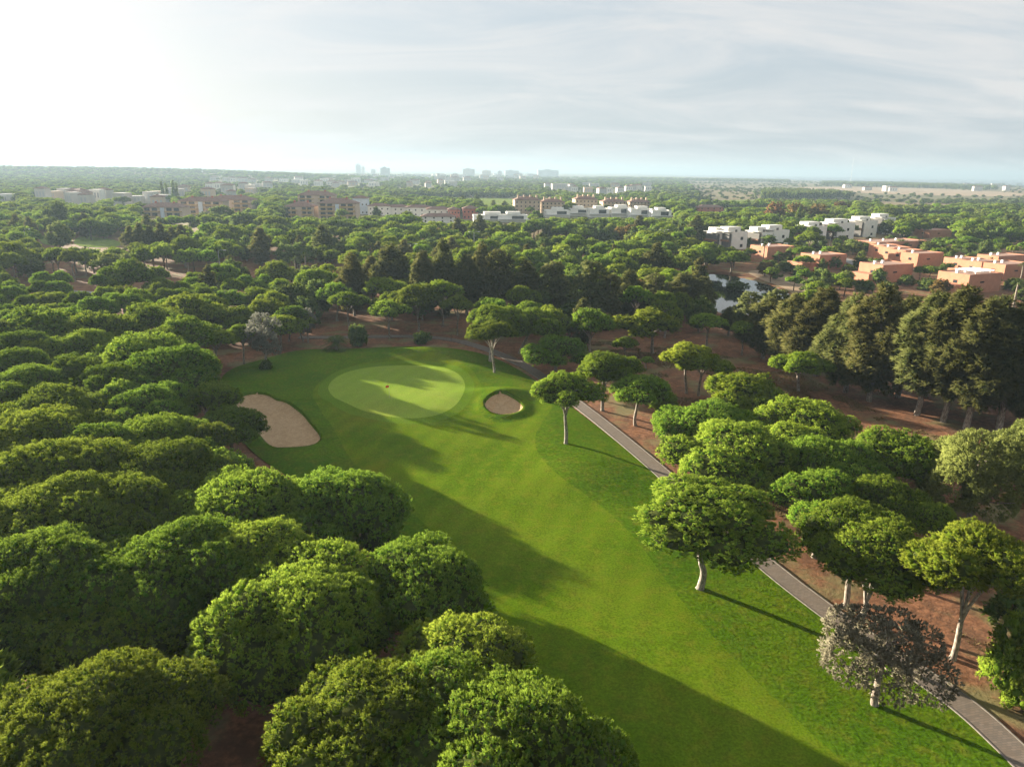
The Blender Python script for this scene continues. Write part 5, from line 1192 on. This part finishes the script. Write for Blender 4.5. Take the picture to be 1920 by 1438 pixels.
kb = 4; a = rg_.uniform(0, 6.28, (n, kb)); hh = rg_.uniform(.03, .085, (n, kb)); P0 = np.stack([tx, ty, tz], -1)[:, None] + np.stack([np.cos(a) * .06, np.sin(a) * .06, 0 * a], -1)
sd = np.stack([-np.sin(a), np.cos(a), 0 * a], -1) * .03; tip_ = P0 + np.stack([np.cos(a) * hh * .7, np.sin(a) * hh * .7, hh], -1)
V = np.stack([P0 - sd, P0 + sd, tip_], -2).reshape(-1, 3); T = np.zeros((n, kb, 3, 2)); T[..., 0] = rg_.uniform(0, 1, (n, kb, 1)); T[..., 2, 1] = .4
NV = np.tile(np.array([[0, 0, 1.0]]), (len(V), 1))
M['tuft'] = foliage_mat('grass_tufts', (0.05, 0.105, 0.005), (0.09, 0.15, 0.008), (0.15, 0.19, 0.016), .4)
tag(obj('grass_tufts', mesh_np('grass_tufts', V, np.arange(len(V)).reshape(-1, 3), M['tuft'], normals=NV, tint=T.reshape(-1, 2))), 'longer grass tufts growing all over the rough', kind='stuff')

sx2 = rg_.uniform(SOIL[:, 0].min(), SOIL[:, 0].max(), 90000); sy2 = rg_.uniform(SOIL[:, 1].min(), SOIL[:, 1].max(), 90000)
m_ = inpoly(sx2, sy2, SOIL) & (vnoise(sx2, sy2, 4, 91) + .5 * vnoise(sx2, sy2, 1.3, 92) > .10) & (segdist(sx2, sy2, PATH[::3], False)[0] > 1.6) & ~inpoly(sx2, sy2, LAWN)
sx2, sy2 = sx2[m_][:22000], sy2[m_][:22000]; n = len(sx2); kb = 5; a = rg_.uniform(0, 6.28, (n, kb)); hh = rg_.uniform(.06, .3, (n, kb)); P0 = np.stack([sx2, sy2, 0 * sx2 - .06], -1)[:, None] + np.stack([np.cos(a) * .08, np.sin(a) * .08, 0 * a], -1)
sd = np.stack([-np.sin(a), np.cos(a), 0 * a], -1) * .05; tip_ = P0 + np.stack([np.cos(a) * hh * .9, np.sin(a) * hh * .9, hh], -1)
V = np.stack([P0 - sd, P0 + sd, tip_], -2).reshape(-1, 3); T = np.zeros((n, kb, 3, 2)); T[..., 0] = rg_.uniform(0, 1, (n, 1, 1)) ; T[..., 2, 1] = .4
M['scrub'] = foliage_mat('dry_scrub', (0.10, 0.10, 0.03), (0.20, 0.15, 0.07), (0.27, 0.22, 0.1), .3)
tag(obj('dry_grass', mesh_np('dry_grass', V, np.arange(len(V)).reshape(-1, 3), M['scrub'], tint=T.reshape(-1, 2))), 'patches of dry grass and litter on the red soil', kind='stuff')

# ------------------------------------------------------------------ labels that say which one: by the nearest landmark
LANDMARKS = [(55, 470, 'the left clearing lamp'), (180, 452, 'the lawn of the left clearing'), (300, 450, 'the dark she-oak clump'), (436, 505, 'the brown columnar tree'), (170, 549, 'the pale road at left'), (570, 500, 'the two thin palms'), (665, 500, 'the left end of the dark belt'), (771, 490, 'the double arm belt lamp'), (832, 455, 'the pointed belt she-oak'), (889, 460, 'the lamp left of the villas'), (640, 392, 'the blue panelled apartment block'), (390, 392, 'the farther left apartments'), (800, 412, 'the small white houses'), (868, 400, 'the two red houses'), (935, 412, 'the long low white villa'), (1080, 400, 'the middle of the villa row'), (1222, 405, 'the right end of the villa row'), (1243, 455, 'the lamp at the short road'), (1370, 490, 'the round pine by the pond'), (1410, 560, 'the pond'), (1345, 445, 'the left white terrace'), (1450, 450, 'the middle white terraces'), (1655, 425, 'the right white terrace'), (1437, 478, 'the small leftmost orange house'), (1540, 492, 'the winged orange house'), (1655, 515, 'the nearest orange house'), (1720, 485, 'the stepped orange row'), (1820, 535, 'the orange house with roof frames'), (1880, 510, 'the orange pair at right edge'), (1490, 400, 'the reddish brown trees'), (110, 410, 'the tall dark clearing tree'), (500, 640, 'the pale grey eucalyptus'), (98, 755, 'the dome shaped left edge pine'), (312, 685, 'the dark tall wood pine'), (433, 800, 'the forked bunker pine'), (645, 935, 'the bright wood edge crown'), (555, 1130, 'the crown above the dark gap'), (80, 602, 'the wide limbed crown'), (105, 872, 'the wide left edge crown'), (1110, 560, 'the pale trunked belt eucalyptus'), (985, 540, 'the middle of the dark belt'), (1028, 325, 'the wide grey hotel'), (672, 315, 'the tall slim tower'), (722, 322, 'the square grey tower'), (879, 324, 'the pale tower block'), (480, 337, 'the village below the left ridge'), (320, 360, 'the four tall poplars'), (1740, 394, 'the bare dry field'), (1000, 378, 'the golf meadow'), (40, 380, 'the left edge of the hazy houses'), (1180, 358, 'the woods right below the hotel'), (1700, 350, 'the pine belt on the plain'), (590, 345, 'the hazy woods left of the towers')]
RANK = ('nearest', 'second nearest', 'third nearest', 'fourth nearest', 'fifth nearest', 'sixth nearest', 'seventh nearest', 'eighth nearest', 'ninth nearest', 'tenth nearest', 'eleventh nearest', 'twelfth nearest', 'thirteenth nearest', 'fourteenth nearest', 'fifteenth nearest', 'sixteenth nearest')
groups_ = {}
for o_ in bpy.data.objects:
    if o_.parent is None and o_.get('autolabel'):
        p_ = proj((o_.location.x, o_.location.y, 8.0)); dx = [(math.hypot(p_[0] - a, (p_[1] - b) * 1.6), k) for k, (a, b, _) in enumerate(LANDMARKS)]
        d_, k = min(dx); a, b, _ = LANDMARKS[k]; ex, ey = p_[0] - a, (p_[1] - b) * 1.6
        sec = 'left of' if ex < 0 and abs(ex) > 2 * abs(ey) else 'right of' if ex > 0 and abs(ex) > 2 * abs(ey) else 'behind' if ey < 0 and abs(ey) > 2 * abs(ex) else 'in front of' if ey > 0 and abs(ey) > 2 * abs(ex) else ('left ' if ex < 0 else 'right ') + ('behind' if ey < 0 else 'before')
        groups_.setdefault((o_['autolabel'], k, sec), []).append((d_, o_))
for (what, k, sec), lst in groups_.items():
    lst.sort(key=lambda q: q[0])
    for r_, (d_, o_) in enumerate(lst):
        rk = '' if len(lst) == 1 else (RANK[r_] if r_ < 16 else 'farther') + ' '
        o_['label'] = (rk + what + ' ' + sec + ' ' + LANDMARKS[k][2]); del o_['autolabel']

# ------------------------------------------------------------------ haze: the morning air over the whole plain
V, Q = box_np(-31500, 31500, -31500, 31500, -5.0, 130.0)
hm, ht, ho = new_mat('haze_air'); pv = nd(ht, 'ShaderNodeVolumePrincipled')
pv.inputs['Color'].default_value = (0.27, 0.36, 0.45, 1); pv.inputs['Density'].default_value = 0.00019; pv.inputs['Anisotropy'].default_value = 0.2
ht.links.new(pv.outputs[0], ho.inputs['Volume'])
tag(obj('haze', mesh_np('haze', V, Q, hm)), 'thin morning haze over the whole plain', kind='stuff')
